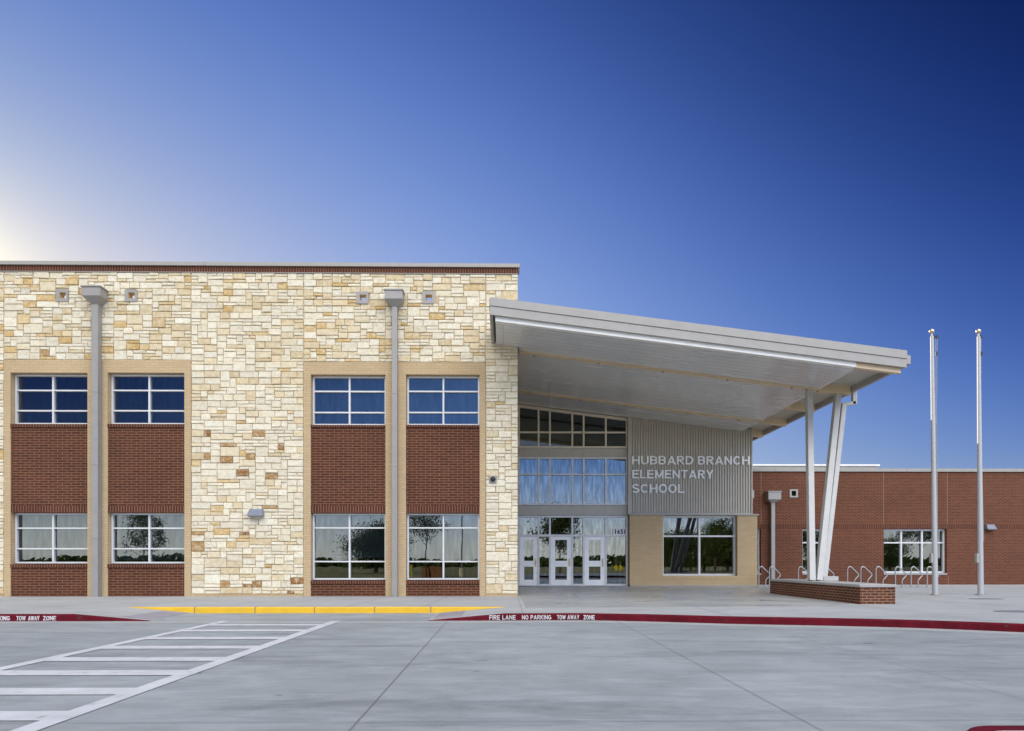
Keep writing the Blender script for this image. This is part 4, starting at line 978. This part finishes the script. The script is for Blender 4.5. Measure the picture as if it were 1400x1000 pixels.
# ------------------------------------------------------------------ light
FILL_RGB, LOW_RGB, MID_RGB = (2.15, 2.25, 2.4), (1.75, 1.75, 1.5), (.30, .58, 1.12)
SUN_EL, SUN_AZ = R(18), R(-40)          # behind the building, to the left
W = bpy.data.worlds.new("World"); S.world = W; W.use_nodes = True; nt = W.node_tree
bg = nt.nodes["Background"]; sky = nt.nodes.new("ShaderNodeTexSky"); sky.sky_type = 'NISHITA'; sky.sun_disc = False
sky.sun_elevation = SUN_EL; sky.sun_rotation = SUN_AZ; sky.air_density = 1.0; sky.dust_density = .6; sky.ozone_density = 3.0; sky.altitude = 200
STR = .12; bg.inputs[1].default_value = STR
def vm(op, a, b):
    n = nt.nodes.new("ShaderNodeVectorMath"); n.operation = op
    for i, q in enumerate((a, b)):
        if isinstance(q, tuple): n.inputs[i].default_value = q
        else: L(nt, q, n.inputs[i])
    return n.outputs["Value"] if op == 'DOT_PRODUCT' else n.outputs[0]
def mm(op, a, b=0.0):
    n = nt.nodes.new("ShaderNodeMath"); n.operation = op
    for i, q in enumerate((a, b)):
        if isinstance(q, (int, float)): n.inputs[i].default_value = q
        else: L(nt, q, n.inputs[i])
    return n.outputs[0]
def smooth(x, lo, hi, o0=0.0, o1=1.0):
    n = nt.nodes.new("ShaderNodeMapRange"); n.interpolation_type = 'SMOOTHSTEP'; L(nt, x, n.inputs[0])
    for i, v in ((1, lo), (2, hi), (3, o0), (4, o1)): n.inputs[i].default_value = v
    return n.outputs[0]
sd = (math.sin(SUN_AZ) * math.cos(SUN_EL), math.cos(SUN_AZ) * math.cos(SUN_EL), math.sin(SUN_EL))
geo = nt.nodes.new("ShaderNodeTexCoord").outputs["Generated"]; sep = nt.nodes.new("ShaderNodeSeparateXYZ"); L(nt, geo, sep.inputs[0])
zz = mm('MAXIMUM', sep.outputs[2], 0.0); cg = vm('DOT_PRODUCT', geo, sd)
# clear polarised autumn sky: darker and deeper blue away from the sun and with height
ang = mm('ARCCOSINE', mm('MINIMUM', mm('MAXIMUM', cg, -.999), .999))
am = mm('MINIMUM', ang, 1.32); zm_ = mm('MINIMUM', zz, .72)
def sv(col, k):
    n = nt.nodes.new("ShaderNodeVectorMath"); n.operation = 'SCALE'; n.inputs[0].default_value = col; L(nt, k, n.inputs["Scale"]); return n.outputs[0]
P_ = [[-0.4219, 0.7296, 0.9003, 8.5382, -0.3231, -6.8303, -8.6878, 0.5565], [-0.8936, 0.8337, 1.6745, 6.6694, -0.2484, -4.8877, -6.5538, -1.1389], [-1.5432, 1.4751, 2.9062, 4.5064, -0.2681, -2.8558, -4.285, -2.9021]]
cc_ = [tuple(P_[c][i] for c in range(3)) for i in range(8)]
aa_, za_, z2_ = mm('MULTIPLY', am, am), mm('MULTIPLY', am, zm_), mm('MULTIPLY', zm_, zm_)
acc = vm('ADD', sv(cc_[1], am), cc_[0])
for i, k in ((2, zm_), (3, za_), (4, aa_), (5, z2_), (6, mm('MULTIPLY', am, za_)), (7, mm('MULTIPLY', zm_, za_))): acc = vm('ADD', acc, sv(cc_[i], k))
sp_ = nt.nodes.new("ShaderNodeSeparateXYZ"); L(nt, acc, sp_.inputs[0]); cmb = nt.nodes.new("ShaderNodeCombineXYZ")
for i in range(3): L(nt, mm('EXPONENT', sp_.outputs[i]), cmb.inputs[i])
base = vm('MULTIPLY', sky.outputs[0], cmb.outputs[0])
# added sky fill overhead and behind the camera; pale low haze, brightened as fill
FILL_C = Vector((.25, -.46, .85)).normalized()
hz = smooth(vm('DOT_PRODUCT', geo, tuple(FILL_C)), .62, .90)
low = mm('MULTIPLY', smooth(sep.outputs[2], .0, .17, 1.0, 0.0), smooth(mm('MULTIPLY', sep.outputs[1], -1.0), .1, .6))
mid = mm('MULTIPLY', mm('MULTIPLY', smooth(sep.outputs[2], .10, .55, 1.0, 0.0), smooth(sep.outputs[2], .02, .12)), smooth(vm('DOT_PRODUCT', geo, (.8, -.6, 0)), .05, .6))
def sc_(col, k):
    n = nt.nodes.new("ShaderNodeVectorMath"); n.operation = 'SCALE'; n.inputs[0].default_value = col; L(nt, k, n.inputs["Scale"]); return n.outputs[0]
aur = mm('EXPONENT', mm('MULTIPLY', ang, -24.0))
base = vm('ADD', base, sc_((1.9 / STR, 1.6 / STR, .8 / STR), aur))
tot = vm('ADD', vm('ADD', base, sc_(tuple(k / STR for k in FILL_RGB), hz)), sc_(tuple(k / STR for k in LOW_RGB), low))
tot = vm('ADD', tot, sc_(tuple(k / STR for k in MID_RGB), mid))
band = mm('MULTIPLY', mm('MULTIPLY', smooth(sep.outputs[2], .30, .46), smooth(sep.outputs[2], .60, .85, 1.0, 0.0)), smooth(mm('MULTIPLY', sep.outputs[1], -1.0), .05, .5))  # extra bright sky band behind the camera, added to fill the shaded front
tot = vm('ADD', tot, sc_(tuple(k / STR for k in (2.5, 2.4, 2.1)), band))
L(nt, tot, bg.inputs[0])
sun = bpy.data.lights.new("sun", 'SUN'); sun.energy = 5.0; sun.angle = R(.5); sun.color = (1, .93, .82)
so_ = bpy.data.objects.new("sun", sun); COL.objects.link(so_)
d = Vector((math.sin(SUN_AZ) * math.cos(SUN_EL), math.cos(SUN_AZ) * math.cos(SUN_EL), math.sin(SUN_EL)))
so_.rotation_euler = d.to_track_quat('Z', 'Y').to_euler(); so_.location = d * 60
S.view_settings.view_transform = 'Standard'; S.view_settings.look = 'None'; S.view_settings.gamma = 1; S.view_settings.exposure = 0
try: S.cycles.use_denoising = True
except Exception: pass
S.cycles.transparent_max_bounces = 12
